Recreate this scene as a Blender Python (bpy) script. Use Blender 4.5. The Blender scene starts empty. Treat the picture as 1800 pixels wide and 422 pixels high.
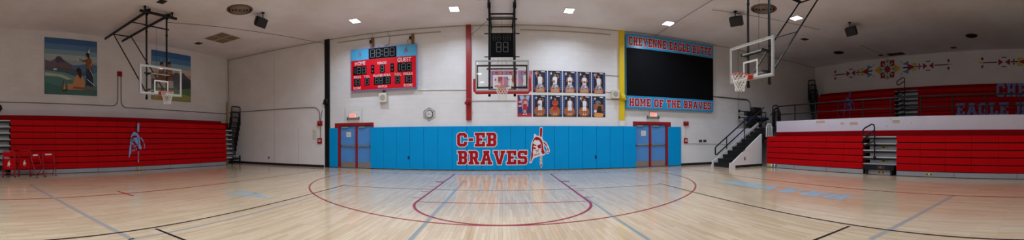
import bpy, math, random
from math import sin, cos, pi, radians, atan2, hypot, sqrt
from mathutils import Vector, Matrix
from mathutils.geometry import tessellate_polygon

# ------------------------------------------------------------------ basics
# All lengths below are in FEET (the gym is an American court); S turns them into metres.
S = 0.3048
scene = bpy.context.scene
COL = scene.collection
random.seed(7)

def lin(c):
    return tuple((v/255/12.92) if v/255 <= .04045 else ((v/255+.055)/1.055)**2.4 for v in c)

_M = {}
def mat(name, rgb, rough=.5, metal=0., spec=.5, vary=0., vscale=3., bump=0., bscale=40., coat=0., emit=0.):
    """plain procedural material; rgb is sRGB 0-255 albedo; vary = soft tonal variation, bump = fine relief"""
    if name in _M: return _M[name]
    m = bpy.data.materials.new(name); m.use_nodes = True
    nt = m.node_tree; b = nt.nodes['Principled BSDF']
    c = lin(rgb)
    b.inputs['Base Color'].default_value = (*c, 1)
    b.inputs['Roughness'].default_value = rough
    b.inputs['Metallic'].default_value = metal
    b.inputs['Specular IOR Level'].default_value = spec
    b.inputs['Coat Weight'].default_value = coat
    if emit:
        b.inputs['Emission Color'].default_value = (*c, 1); b.inputs['Emission Strength'].default_value = emit
    if vary or bump:
        tc = nt.nodes.new('ShaderNodeTexCoord')
    if vary:
        n = nt.nodes.new('ShaderNodeTexNoise'); n.inputs['Scale'].default_value = vscale; n.inputs['Detail'].default_value = 5
        nt.links.new(tc.outputs['Object'], n.inputs['Vector'])
        r = nt.nodes.new('ShaderNodeValToRGB')
        r.color_ramp.elements[0].position = .3; r.color_ramp.elements[1].position = .7
        r.color_ramp.elements[0].color = (*[v*(1-vary) for v in c], 1); r.color_ramp.elements[1].color = (*[min(1, v*(1+vary*.5)) for v in c], 1)
        nt.links.new(n.outputs['Fac'], r.inputs['Fac']); nt.links.new(r.outputs['Color'], b.inputs['Base Color'])
    if bump:
        n2 = nt.nodes.new('ShaderNodeTexNoise'); n2.inputs['Scale'].default_value = bscale
        nt.links.new(tc.outputs['Object'], n2.inputs['Vector'])
        bp = nt.nodes.new('ShaderNodeBump'); bp.inputs['Strength'].default_value = bump; bp.inputs['Distance'].default_value = .01
        nt.links.new(n2.outputs['Fac'], bp.inputs['Height']); nt.links.new(bp.outputs['Normal'], b.inputs['Normal'])
    _M[name] = m
    return m

def paint(rgb, rough=.55):
    return mat('paint_%02x%02x%02x' % tuple(int(v) for v in rgb), rgb, rough)

def block_wall(name, rgb, axis, vary=.05):
    """painted concrete block: running-bond blocks 16 x 8 inches with soft joints"""
    m = bpy.data.materials.new(name); m.use_nodes = True
    nt = m.node_tree; b = nt.nodes['Principled BSDF']; L = nt.links.new
    tc = nt.nodes.new('ShaderNodeTexCoord'); sep = nt.nodes.new('ShaderNodeSeparateXYZ'); comb = nt.nodes.new('ShaderNodeCombineXYZ')
    L(tc.outputs['Object'], sep.inputs[0]); L(sep.outputs[axis], comb.inputs['X']); L(sep.outputs['Z'], comb.inputs['Y'])
    br = nt.nodes.new('ShaderNodeTexBrick')
    br.inputs['Scale'].default_value = 1; br.inputs['Brick Width'].default_value = 1.333*S; br.inputs['Row Height'].default_value = .6667*S
    br.inputs['Mortar Size'].default_value = .009; br.inputs['Mortar Smooth'].default_value = .6
    c = lin(rgb)
    br.inputs['Color1'].default_value = (*c, 1); br.inputs['Color2'].default_value = (*[v*.965 for v in c], 1)
    br.inputs['Mortar'].default_value = (*[v*.93 for v in c], 1)
    L(comb.outputs[0], br.inputs['Vector'])
    n = nt.nodes.new('ShaderNodeTexNoise'); n.inputs['Scale'].default_value = .7; n.inputs['Detail'].default_value = 6
    L(tc.outputs['Object'], n.inputs['Vector'])
    mr = nt.nodes.new('ShaderNodeMapRange'); mr.inputs['From Min'].default_value = .3; mr.inputs['From Max'].default_value = .7
    mr.inputs['To Min'].default_value = 1-vary*2; mr.inputs['To Max'].default_value = 1
    L(n.outputs['Fac'], mr.inputs['Value'])
    mx = nt.nodes.new('ShaderNodeMix'); mx.data_type = 'RGBA'; mx.blend_type = 'MULTIPLY'; mx.inputs['Factor'].default_value = 1
    L(br.outputs['Color'], mx.inputs['A']); L(mr.outputs[0], mx.inputs['B']); L(mx.outputs['Result'], b.inputs['Base Color'])
    bp = nt.nodes.new('ShaderNodeBump'); bp.inputs['Strength'].default_value = .35; bp.inputs['Distance'].default_value = .006; bp.invert = True
    L(br.outputs['Fac'], bp.inputs['Height']); L(bp.outputs['Normal'], b.inputs['Normal'])
    b.inputs['Roughness'].default_value = .55
    return m

def wood_floor():
    m = bpy.data.materials.new('maple_strip_floor'); m.use_nodes = True
    nt = m.node_tree; b = nt.nodes['Principled BSDF']; L = nt.links.new
    tc = nt.nodes.new('ShaderNodeTexCoord'); sep = nt.nodes.new('ShaderNodeSeparateXYZ'); comb = nt.nodes.new('ShaderNodeCombineXYZ')
    L(tc.outputs['Object'], sep.inputs[0]); L(sep.outputs['Y'], comb.inputs['X']); L(sep.outputs['X'], comb.inputs['Y'])
    br = nt.nodes.new('ShaderNodeTexBrick'); br.offset = .37; br.offset_frequency = 2
    br.inputs['Scale'].default_value = 1; br.inputs['Brick Width'].default_value = 3.2*S; br.inputs['Row Height'].default_value = .19*S
    br.inputs['Mortar Size'].default_value = .0012; br.inputs['Mortar Smooth'].default_value = .3; br.inputs['Bias'].default_value = 0
    br.inputs['Color1'].default_value = (*lin(FLOOR_A), 1); br.inputs['Color2'].default_value = (*lin(FLOOR_B), 1)
    br.inputs['Mortar'].default_value = (*lin((150, 118, 84)), 1)
    L(comb.outputs[0], br.inputs['Vector'])
    mp = nt.nodes.new('ShaderNodeMapping'); mp.inputs['Scale'].default_value = (14, 1.1, 1); L(tc.outputs['Object'], mp.inputs['Vector'])
    n = nt.nodes.new('ShaderNodeTexNoise'); n.inputs['Scale'].default_value = 1.6; n.inputs['Detail'].default_value = 8; L(mp.outputs[0], n.inputs['Vector'])
    mr = nt.nodes.new('ShaderNodeMapRange'); mr.inputs['From Min'].default_value = .25; mr.inputs['From Max'].default_value = .75
    mr.inputs['To Min'].default_value = .88; mr.inputs['To Max'].default_value = 1.04; L(n.outputs['Fac'], mr.inputs['Value'])
    n3 = nt.nodes.new('ShaderNodeTexNoise'); n3.inputs['Scale'].default_value = .45; n3.inputs['Detail'].default_value = 4; L(tc.outputs['Object'], n3.inputs['Vector'])
    mr3 = nt.nodes.new('ShaderNodeMapRange'); mr3.inputs['From Min'].default_value = .3; mr3.inputs['From Max'].default_value = .7
    mr3.inputs['To Min'].default_value = .93; mr3.inputs['To Max'].default_value = 1.03; L(n3.outputs['Fac'], mr3.inputs['Value'])
    mul = nt.nodes.new('ShaderNodeMath'); mul.operation = 'MULTIPLY'; L(mr.outputs[0], mul.inputs[0]); L(mr3.outputs[0], mul.inputs[1])
    mx = nt.nodes.new('ShaderNodeMix'); mx.data_type = 'RGBA'; mx.blend_type = 'MULTIPLY'; mx.inputs['Factor'].default_value = 1
    L(br.outputs['Color'], mx.inputs['A']); L(mul.outputs[0], mx.inputs['B']); L(mx.outputs['Result'], b.inputs['Base Color'])
    b.inputs['Roughness'].default_value = .13
    b.inputs['Specular IOR Level'].default_value = .6
    return m

FLOOR_A, FLOOR_B = (214, 191, 162), (199, 172, 140)

def ceiling_mat():
    m = bpy.data.materials.new('stained_ceiling_paint'); m.use_nodes = True
    nt = m.node_tree; b = nt.nodes['Principled BSDF']; L = nt.links.new
    tc = nt.nodes.new('ShaderNodeTexCoord')
    n = nt.nodes.new('ShaderNodeTexNoise'); n.inputs['Scale'].default_value = .35; n.inputs['Detail'].default_value = 9; n.inputs['Roughness'].default_value = .6
    L(tc.outputs['Object'], n.inputs['Vector'])
    r = nt.nodes.new('ShaderNodeValToRGB'); e = r.color_ramp.elements
    e[0].position = .30; e[0].color = (*lin((222, 214, 216)), 1); e[1].position = .62; e[1].color = (*lin((240, 239, 247)), 1)
    L(n.outputs['Fac'], r.inputs['Fac']); L(r.outputs['Color'], b.inputs['Base Color'])
    b.inputs['Roughness'].default_value = .85; b.inputs['Specular IOR Level'].default_value = .1
    return m

# ------------------------------------------------------------------ mesh builder
class MB:
    """collects geometry (feet) into ONE mesh"""
    def __init__(s): s.v, s.f, s.m, s.sm, s.mats = [], [], [], [], []
    def mi(s, m):
        if m not in s.mats: s.mats.append(m)
        return s.mats.index(m)
    def add(s, vs, fs, m, smooth=False):
        o = len(s.v); s.v += [tuple(v) for v in vs]; k = s.mi(m)
        for f in fs: s.f.append([o+i for i in f]); s.m.append(k); s.sm.append(smooth)
        return s
    def box(s, x0, y0, z0, x1, y1, z1, m):
        x0, x1 = min(x0, x1), max(x0, x1); y0, y1 = min(y0, y1), max(y0, y1); z0, z1 = min(z0, z1), max(z0, z1)
        return s.add([(x0,y0,z0),(x1,y0,z0),(x1,y1,z0),(x0,y1,z0),(x0,y0,z1),(x1,y0,z1),(x1,y1,z1),(x0,y1,z1)],
                     [(3,2,1,0),(4,5,6,7),(0,1,5,4),(1,2,6,5),(2,3,7,6),(3,0,4,7)], m)
    def tube(s, pts, r, m, n=8, closed=False):
        P = [Vector(p) for p in pts]; N = len(P); rings = []
        ref = None
        for i in range(N):
            a = P[i-1] if (i or closed) else P[i]; b = P[(i+1) % N] if (i < N-1 or closed) else P[i]
            t = (b-a).normalized()
            if ref is None:
                ref = t.orthogonal().normalized()
            ref = (ref - t*ref.dot(t)).normalized() if (ref - t*ref.dot(t)).length > 1e-5 else t.orthogonal().normalized()
            q = t.cross(ref)
            k = 1.
            if (i or closed) and (i < N-1 or closed):
                c = (P[i]-a).normalized().dot((b-P[i]).normalized()); k = min(1.5, 1/max(.5, sqrt(max(0, (1+c)/2))))
            rings.append([P[i] + (ref*cos(2*pi*j/n) + q*sin(2*pi*j/n))*r*k for j in range(n)])
        vs = [v for R in rings for v in R]; fs = []
        for i in range(N if closed else N-1):
            o, o2 = i*n, ((i+1) % N)*n
            for j in range(n): fs.append((o+j, o+(j+1) % n, o2+(j+1) % n, o2+j))
        s.add(vs, fs, m, True)
        if not closed:
            s.add(rings[0], [tuple(range(n))[::-1]], m); s.add(rings[-1], [tuple(range(n))], m)
        return s
    def cyl(s, p0, p1, r, m, n=12, r1=None):
        p0, p1 = Vector(p0), Vector(p1); t = (p1-p0).normalized(); u = t.orthogonal().normalized(); q = t.cross(u); r1 = r if r1 is None else r1
        A = [p0+(u*cos(2*pi*j/n)+q*sin(2*pi*j/n))*r for j in range(n)]; B = [p1+(u*cos(2*pi*j/n)+q*sin(2*pi*j/n))*r1 for j in range(n)]
        s.add(A+B, [(j, (j+1) % n, n+(j+1) % n, n+j) for j in range(n)], m, True)
        s.add(A, [tuple(range(n))[::-1]], m); s.add(B, [tuple(range(n))], m)
        return s
    def bar(s, p0, p1, w, h, m):
        """square bar from p0 to p1"""
        p0, p1 = Vector(p0), Vector(p1); t = (p1-p0).normalized()
        u = Vector((0,0,1)).cross(t); u = u.normalized() if u.length > 1e-4 else Vector((1,0,0)); q = t.cross(u)
        vs = [p+u*a*w/2+q*b*h/2 for p in (p0, p1) for a, b in ((-1,-1),(1,-1),(1,1),(-1,1))]
        return s.add(vs, [(3,2,1,0),(4,5,6,7),(0,1,5,4),(1,2,6,5),(2,3,7,6),(3,0,4,7)], m)
    def lathe(s, prof, c, m, n=20, axis='z'):
        c = Vector(c); vs = []
        for r, h in prof:
            for j in range(n):
                a = 2*pi*j/n
                p = (r*cos(a), r*sin(a), h) if axis == 'z' else ((r*cos(a), h, r*sin(a)) if axis == 'y' else (h, r*cos(a), r*sin(a)))
                vs.append(c+Vector(p))
        fs = [(i*n+j, i*n+(j+1) % n, (i+1)*n+(j+1) % n, (i+1)*n+j) for i in range(len(prof)-1) for j in range(n)]
        return s.add(vs, fs, m, True)
    def ell(s, c, rx, ry, rz, m, n=14, k=8):
        c = Vector(c); vs = []; fs = []
        for i in range(k+1):
            a = pi*i/k
            for j in range(n): b = 2*pi*j/n; vs.append(c+Vector((rx*sin(a)*cos(b), ry*sin(a)*sin(b), rz*cos(a))))
        for i in range(k):
            for j in range(n): fs.append((i*n+j, (i+1)*n+j, (i+1)*n+(j+1) % n, i*n+(j+1) % n))
        return s.add(vs, fs, m, True)
    def flat(s, loops, y, m, T=None):
        """2-D polygon with holes in the x-z plane at depth y, facing -y; T maps (x,z)->(x,z)"""
        L3 = [[Vector((x, z, 0)) for x, z in lp] for lp in loops]
        tris = tessellate_polygon(L3); pts = [p for lp in L3 for p in lp]
        if T: pts = [Vector((*T(p.x, p.y), 0)) for p in pts]
        fs = []
        for a, b, c in tris:
            A, B, C = pts[a], pts[b], pts[c]
            fs.append((a, b, c) if (B-A).cross(C-A).z > 0 else (a, c, b))
        return s.add([(p.x, y, p.y) for p in pts], fs, m)
    def plate(s, loop, y0, y1, m):
        """polygon in x-z extruded from y0 (front) to y1"""
        s.flat([loop], y0, m); k = len(s.f)
        s.flat([loop], y1, m)
        for i in range(k, len(s.f)): s.f[i].reverse()
        n = len(loop); ar = sum(loop[i][0]*loop[(i+1) % n][1]-loop[(i+1) % n][0]*loop[i][1] for i in range(n))
        lp = loop if ar > 0 else loop[::-1]
        vs = [(x, y0, z) for x, z in lp]+[(x, y1, z) for x, z in lp]
        return s.add(vs, [(i, n+i, n+(i+1) % n, (i+1) % n)[::-1] for i in range(n)][:], m) if False else s.add(vs, [((i+1) % n, i, n+i, n+(i+1) % n) for i in range(n)], m)
    def disc(s, cx, cz, rx, rz, y, m, n=20):
        return s.flat([[(cx+rx*cos(2*pi*j/n), cz+rz*sin(2*pi*j/n)) for j in range(n)]], y, m)
    def build(s, name, parent=None, loc=None, rotz=0, bevel=0, seg=2):
        me = bpy.data.meshes.new(name)
        me.from_pydata([(x*S, y*S, z*S) for x, y, z in s.v], [], s.f)
        for m in s.mats: me.materials.append(m)
        me.polygons.foreach_set('material_index', s.m); me.polygons.foreach_set('use_smooth', s.sm); me.update()
        o = bpy.data.objects.new(name, me); COL.objects.link(o)
        if parent: o.parent = parent
        if loc: o.location = [c*S for c in loc]
        o.rotation_euler.z = rotz
        if bevel:
            bv = o.modifiers.new('bevel', 'BEVEL'); bv.width = bevel*S; bv.segments = seg; bv.limit_method = 'ANGLE'; bv.angle_limit = radians(40)
            bv.harden_normals = False
        return o

def tag(o, label=None, cat=None, group=None, kind=None):
    if label: o['label'] = label
    if cat: o['category'] = cat
    if group: o['group'] = group
    if kind: o['kind'] = kind
    return o
def thing(name, label, cat, loc=(0,0,0), rotz=0, group=None, kind=None):
    o = bpy.data.objects.new(name, None); COL.objects.link(o); o.empty_display_size = .1
    o.location = [c*S for c in loc]; o.rotation_euler.z = rotz
    return tag(o, label, cat, group, kind)
def copy_tree(o, parent=None):
    c = o.copy(); COL.objects.link(c)
    if parent: c.parent = parent
    for ch in list(o.children): copy_tree(ch, c)
    return c
LEFT, RIGHT = pi/2, -pi/2        # turn a thing that faces -y to face +x (on the left wall) or -x (on the right)

# ------------------------------------------------------------------ lettering
VF = {  # block slab letters: width, outer loop, holes   (height 14)
'C': (10, [(2.2,0),(7.8,0),(10,2.2),(10,5),(6.8,5),(6.8,3.4),(6.4,3),(3.6,3),(3.2,3.4),(3.2,10.6),(3.6,11),(6.4,11),(6.8,10.6),(6.8,9),(10,9),(10,11.8),(7.8,14),(2.2,14),(0,11.8),(0,2.2)]),
'O': (10, [(2.2,0),(7.8,0),(10,2.2),(10,11.8),(7.8,14),(2.2,14),(0,11.8),(0,2.2)], [(3.2,3.4),(3.6,3),(6.4,3),(6.8,3.4),(6.8,10.6),(6.4,11),(3.6,11),(3.2,10.6)]),
'E': (10, [(0,0),(10,0),(10,5),(7.2,5),(7.2,2.8),(4.6,2.8),(4.6,5.7),(7.4,5.7),(7.4,8.3),(4.6,8.3),(4.6,11.2),(7.2,11.2),(7.2,9),(10,9),(10,14),(0,14),(0,11.2),(1.4,11.2),(1.4,2.8),(0,2.8)]),
'F': (10, [(0,0),(6,0),(6,2.8),(4.6,2.8),(4.6,5.7),(7.4,5.7),(7.4,8.3),(4.6,8.3),(4.6,11.2),(7.2,11.2),(7.2,9),(10,9),(10,14),(0,14),(0,11.2),(1.4,11.2),(1.4,2.8),(0,2.8)]),
'B': (10, [(0,0),(8,0),(10,2),(10,6),(9,7),(10,8),(10,12),(8,14),(0,14),(0,11.2),(1.4,11.2),(1.4,2.8),(0,2.8)], [(4.6,2.8),(6.4,2.8),(6.8,3.2),(6.8,5.3),(6.4,5.7),(4.6,5.7)], [(4.6,8.3),(6.4,8.3),(6.8,8.7),(6.8,10.8),(6.4,11.2),(4.6,11.2)]),
'R': (11, [(0,0),(5.4,0),(5.4,2.8),(4.6,2.8),(4.6,5.4),(5.2,5.4),(7.2,0),(11,0),(11,2.8),(9.7,2.8),(8.6,5.9),(10,7.3),(10,12),(8,14),(0,14),(0,11.2),(1.4,11.2),(1.4,2.8),(0,2.8)], [(4.6,8),(6.4,8),(6.8,8.4),(6.8,10.8),(6.4,11.2),(4.6,11.2)]),
'A': (12, [(0,0),(4.8,0),(4.8,2.6),(4.3,2.6),(4.6,3.8),(7.4,3.8),(7.7,2.6),(7.2,2.6),(7.2,0),(12,0),(12,2.6),(11,2.6),(8.4,11.4),(9.2,11.4),(9.2,14),(2.8,14),(2.8,11.4),(3.6,11.4),(1,2.6),(0,2.6)], [(5.2,6.2),(6.8,6.2),(6,9.6)]),
'V': (12, [(4.2,0),(7.8,0),(11,11.4),(12,11.4),(12,14),(7.2,14),(7.2,11.4),(7.8,11.4),(6,4.6),(4.2,11.4),(4.8,11.4),(4.8,14),(0,14),(0,11.4),(1,11.4)]),
'S': (10, [(0,0),(2.2,0),(2.8,.6),(3.4,0),(8,0),(10,2),(10,6.4),(8,8.4),(3.6,8.4),(3.2,8.8),(3.2,10.8),(3.6,11.2),(6.4,11.2),(6.8,10.8),(6.8,9.4),(10,9.4),(10,14),(7.8,14),(7.3,13.4),(6.6,14),(2,14),(0,12),(0,7.6),(2,5.6),(6.4,5.6),(6.8,5.2),(6.8,3.2),(6.4,2.8),(3.6,2.8),(3.2,3.2),(3.2,4.6),(0,4.6)]),
'H': (11, [(0,0),(4.9,0),(4.9,2.6),(4.2,2.6),(4.2,5.6),(6.8,5.6),(6.8,2.6),(6.1,2.6),(6.1,0),(11,0),(11,2.6),(9.8,2.6),(9.8,11.4),(11,11.4),(11,14),(6.1,14),(6.1,11.4),(6.8,11.4),(6.8,8.4),(4.2,8.4),(4.2,11.4),(4.9,11.4),(4.9,14),(0,14),(0,11.4),(1.2,11.4),(1.2,2.6),(0,2.6)]),
'Y': (12, [(3.2,0),(8.8,0),(8.8,2.6),(7.5,2.6),(7.5,5.6),(10.6,11.4),(12,11.4),(12,14),(7.2,14),(7.2,11.4),(7.8,11.4),(6,8),(4.2,11.4),(4.8,11.4),(4.8,14),(0,14),(0,11.4),(1.4,11.4),(4.5,5.6),(4.5,2.6),(3.2,2.6)]),
'N': (11.4, [(0,0),(4.6,0),(4.6,2.6),(3.8,2.6),(3.8,9),(7.2,0),(10.2,0),(10.2,11.4),(11.4,11.4),(11.4,14),(6.6,14),(6.6,11.4),(7.5,11.4),(7.5,6),(4.6,14),(0,14),(0,11.4),(1.2,11.4),(1.2,2.6),(0,2.6)]),
'G': (10, [(2.2,0),(10,0),(10,7),(5.6,7),(5.6,4.6),(6.8,4.6),(6.8,3),(3.6,3),(3.2,3.4),(3.2,10.6),(3.6,11),(6.4,11),(6.8,10.6),(6.8,9),(10,9),(10,11.8),(7.8,14),(2.2,14),(0,11.8),(0,2.2)]),
'L': (9.6, [(0,0),(9.6,0),(9.6,5.4),(6.8,5.4),(6.8,2.8),(4.6,2.8),(4.6,11.2),(6,11.2),(6,14),(0,14),(0,11.2),(1.4,11.2),(1.4,2.8),(0,2.8)]),
'U': (11, [(3,0),(8,0),(9.8,1.8),(9.8,11.4),(11,11.4),(11,14),(6.1,14),(6.1,11.4),(6.8,11.4),(6.8,3.2),(6.4,2.8),(4.6,2.8),(4.2,3.2),(4.2,11.4),(4.9,11.4),(4.9,14),(0,14),(0,11.4),(1.2,11.4),(1.2,1.8)]),
'T': (10.4, [(2.6,0),(7.8,0),(7.8,2.6),(6.8,2.6),(6.8,11.2),(7.8,11.2),(7.8,9),(10.4,9),(10.4,14),(0,14),(0,9),(2.6,9),(2.6,11.2),(3.6,11.2),(3.6,2.6),(2.6,2.6)]),
'M': (13, [(0,0),(4.4,0),(4.4,2.6),(3.8,2.6),(3.8,8.6),(5.6,3),(7.4,3),(9.2,8.6),(9.2,2.6),(8.6,2.6),(8.6,0),(13,0),(13,2.6),(12,2.6),(12,11.4),(13,11.4),(13,14),(9,14),(6.5,7),(4,14),(0,14),(0,11.4),(1,11.4),(1,2.6),(0,2.6)]),
'-': (5, [(.2,5.6),(4.8,5.6),(4.8,8.4),(.2,8.4)]),
' ': (5, None),
}
def grow(loop, d):
    """mitre offset of a closed loop; d>0 moves a counter-clockwise loop outwards"""
    n = len(loop); out = []
    for i in range(n):
        p, a, b = Vector(loop[i]), Vector(loop[i-1]), Vector(loop[(i+1) % n])
        e1 = (p-a).normalized(); e2 = (b-p).normalized()
        n1 = Vector((e1.y, -e1.x)); n2 = Vector((e2.y, -e2.x))
        k = 1+n1.dot(n2); q = (n1+n2)*(d/max(k, .35))
        out.append((p.x+q.x, p.y+q.y))
    return out
def ccw(lp):
    n = len(lp); return sum(lp[i][0]*lp[(i+1) % n][1]-lp[(i+1) % n][0]*lp[i][1] for i in range(n)) > 0
def rim_strips(mb, lp, d, F, y, m):
    """a border of width d along the outside of a loop, one strip per edge, mitred at the outer corners"""
    n = len(lp)
    for i in range(n):
        o, p, q, r = [Vector(lp[(i+k) % n]) for k in (-1, 0, 1, 2)]
        t = (q-p).normalized(); nn = Vector((t.y, -t.x))*d
        def ext(a, b):
            c = a.x*b.y-a.y*b.x; ang = math.acos(max(-1, min(1, a.dot(b))))
            return d*math.tan(min(ang, 1.9)/2) if c > 0 else 0
        e0, e1 = ext((p-o).normalized(), t), ext(t, (r-q).normalized())
        k = -nn*.25
        mb.flat([[F(*(p+k)), F(*(p+nn-t*e0)), F(*(q+nn+t*e1)), F(*(q+k))]], y-.0004*(i % 6), m)
def varsity(mb, text, x0, z0, w, h, y, m, d=0., gap=1.3, T=None, track=1.):
    """slab-serif lettering filling w x h from (x0,z0); d = outline growth in letter units"""
    adv = [VF[c][0]+gap for c in text]; tot = sum(adv)-gap; sx, sz = w/tot, h/14; x = 0
    for c, a in zip(text, adv):
        g = VF[c]
        if g[1]:
            loops = []
            for i, lp in enumerate(g[1:]):
                lp = lp if ccw(lp) == (i == 0) else lp[::-1]
                if d: rim_strips(mb, lp, d, lambda u, v: (x0+(x+u)*sx, z0+v*sz), y, m); continue
                loops.append([(x0+(x+u)*sx, z0+v*sz) for u, v in lp])
            if loops: mb.flat(loops, y, m, T)
        x += a
def sans_mesh(text, size, width=None, bold=.0):
    """plain sans caption as (tris) from Blender's built-in face; returns verts (x,z), faces, bounds"""
    cu = bpy.data.curves.new('cap', 'FONT'); cu.body = text; cu.size = 1; cu.offset = bold; cu.fill_mode = 'FRONT'; cu.resolution_u = 3
    o = bpy.data.objects.new('cap', cu); COL.objects.link(o)
    dg = bpy.context.evaluated_depsgraph_get(); me = bpy.data.meshes.new_from_object(o.evaluated_get(dg))
    vs = [(v.co.x, v.co.y) for v in me.vertices]; fs = [tuple(p.vertices) for p in me.polygons]
    bpy.data.objects.remove(o); bpy.data.curves.remove(cu); bpy.data.meshes.remove(me)
    xs = [v[0] for v in vs]; zs = [v[1] for v in vs]; x0, x1, z0, z1 = min(xs), max(xs), min(zs), max(zs)
    sz = size/(z1-z0); sx = sz if width is None else width/(x1-x0)
    return [((x-(x0+x1)/2)*sx, (z-(z0+z1)/2)*sz) for x, z in vs], fs
def sans(mb, text, cx, cz, size, y, m, width=None, bold=.02):
    vs, fs = sans_mesh(text, size, width, bold)
    out = []
    for f in fs:
        a, b, c = [Vector(vs[i]) for i in f[:3]]
        out.append(f if (b-a).cross(c-a) > 0 else f[::-1])
    mb.add([(cx+x, y, cz+z) for x, z in vs], out, m)

# ------------------------------------------------------------------ team emblem (unit height, x about the staff)
def _e(pts): return [((x-150)/346, (382-y)/346) for x, y in pts]
EM_OUT = [_e([(139,46),(146,39),(158,39),(166,46),(164,90),(162,128),(170,150),(195,166),(216,200),(226,240),(212,262),(198,262),(196,245),(200,226),(188,200),(174,186),(176,215),(190,245),(184,270),(160,278),(160,330),(162,352),(152,384),(140,352),(141,330),(141,276),(120,288),(98,294),(86,304),(70,338),(52,338),(62,300),(68,260),(66,200),(74,160),(92,126),(92,98),(104,94),(114,108),(134,114),(137,80)])]
EM_RED = [_e(q) for q in (
 [(143,50),(149,44),(157,44),(162,50),(160,90),(157,120),(148,120),(141,112),(141,90)],
 [(80,170),(84,148),(102,122),(118,118),(142,128),(162,156),(168,200),(172,226),(184,250),(178,262),(162,262),(152,244),(156,212),(154,184),(140,154),(116,140),(98,146),(86,166)],
 [(82,180),(112,186),(112,197),(82,192)], [(118,192),(150,178),(152,214),(128,216)], [(84,204),(102,206),(112,222),(90,222)],
 [(104,232),(134,224),(134,230),(104,238)], [(108,244),(130,238),(130,243),(108,249)],
 [(72,236),(82,240),(86,272),(70,318),(60,330),(66,300)],
 [(74,206),(80,172),(92,176),(86,212),(86,240),(74,236)], [(104,142),(116,138),(128,146),(112,150)], [(96,262),(104,258),(104,276),(96,280)], [(112,262),(120,258),(120,272),(112,276)], [(128,256),(136,252),(136,266),(128,270)],
 [(172,160),(190,174),(206,200),(200,204),(184,184),(172,174)], [(206,206),(216,232),(208,240),(202,216)], [(216,240),(214,252),(204,256),(204,246)],
 [(145,284),(156,278),(156,286),(145,292)], [(145,298),(156,292),(156,300),(145,306)], [(145,312),(156,306),(156,314),(145,320)], [(145,326),(156,320),(156,328),(145,334)],
 [(150,336),(158,352),(152,374),(144,352)])]
def emblem(mb, x, z, h, y, m_out, m_in, T=None, dy=.008):
    sc = lambda lp: [(x+u*h, z+v*h) for u, v in lp]
    if m_out: mb.flat([sc(EM_OUT[0])], y, m_out, T)
    if m_in:
        for lp in EM_RED: mb.flat([sc(lp)], y-dy, m_in, T)

# ------------------------------------------------------------------ materials
WHITE_BLOCK = block_wall('painted_block_x', (232, 232, 236), 'X')
GREY_BLOCK = block_wall('painted_block_y', (234, 232, 236), 'Y')
PLASTER = mat('painted_plaster', (232, 230, 234), .6, vary=.06, vscale=1.2)
BLACK = mat('black_steel', (10, 10, 12), .45, spec=.35, vary=.2, vscale=6)
BLACKM = mat('black_paint', (12, 12, 13), .5)
RUBBER = mat('black_rubber', (18, 18, 19), .75, bump=.2)
RED_STEEL = mat('red_enamel', (150, 16, 24), .4)
RED_SEAT = mat('red_seat_plastic', (184, 0, 10), .6, spec=.08, vary=.06, vscale=2)
RED_SHADED = mat('shaded_red_board', (140, 0, 10), .6, spec=.08, vary=.08, vscale=2)  # seat red darkened: shade on the set-back boards put into the colour
GREY_PANEL = mat('grey_panel', (150, 152, 160), .5, vary=.08, vscale=2)
GREY_TREAD = mat('grey_tread', (176, 178, 182), .5)
GREY_METAL = mat('galvanised_conduit', (122, 118, 116), .45, metal=.4)
WHITE = mat('white_paint', (228, 228, 228), .5)
OFFWHITE = mat('ivory_plastic', (214, 208, 196), .5)
CHROME = mat('brushed_steel', (190, 188, 184), .35, metal=.9)
DARK = mat('dark_cavity', (8, 8, 9), .8)  # near-black paints the shade inside hollows and gaps; small diffuser rings share it
PAD_BLUE = mat('blue_vinyl', (0, 150, 220), .5, spec=.1, vary=.05, vscale=1.5)
SKY_BLUE = mat('sky_blue_panel', (74, 174, 226), .4)
BAN_BLUE = mat('banner_blue', (52, 150, 208), .22)
SB_RED = mat('scoreboard_red', (214, 6, 34), .4, spec=.25)
LET_RED = mat('letter_red', (170, 4, 26), .45, spec=.25)
LET_WHITE = mat('letter_white', (226, 224, 228), .45)
YELLOW = mat('yellow_paint', (226, 196, 16), .4)
WOODPOST = mat('varnished_wood', (132, 92, 46), .5, vary=.2, vscale=8)
DOOR_BLUE = mat('door_blue', (84, 144, 212), .45, spec=.25, vary=.05, vscale=2)
SCREEN = mat('dark_display', (12, 13, 17), .6, spec=.08)
FRAME_AL = mat('aluminium_frame', (176, 180, 178), .35, metal=.5)
RIM = mat('orange_rim', (206, 58, 22), .4)
CORD = mat('white_net_cord', (226, 222, 214), .8)
ORANGE = paint((214, 116, 40)); TAN = paint((188, 168, 140))
PAPER = mat('paper', (222, 218, 212), .8)
SEG = mat('unlit_segments', (104, 114, 120), .5)
SEGD = mat('unlit_segments_dim', (66, 68, 70), .5)
MODULE = mat('digit_module', (8, 10, 12), .6, spec=.1)
LAMP = mat('led_lens', (255, 250, 244), .5, emit=22.)
BRASS = mat('tan_pipe', (176, 150, 104), .5)

def glass_mat():
    m = bpy.data.materials.new('clear_glass'); m.use_nodes = True; nt = m.node_tree; nt.nodes.clear()
    o = nt.nodes.new('ShaderNodeOutputMaterial'); t = nt.nodes.new('ShaderNodeBsdfTransparent'); g = nt.nodes.new('ShaderNodeBsdfGlossy')
    x = nt.nodes.new('ShaderNodeMixShader'); x.inputs[0].default_value = .035
    t.inputs['Color'].default_value = (.955, .965, .962, 1); g.inputs['Roughness'].default_value = .03
    nt.links.new(t.outputs[0], x.inputs[1]); nt.links.new(g.outputs[0], x.inputs[2]); nt.links.new(x.outputs[0], o.inputs[0])
    return m
GLASS = glass_mat()

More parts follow.
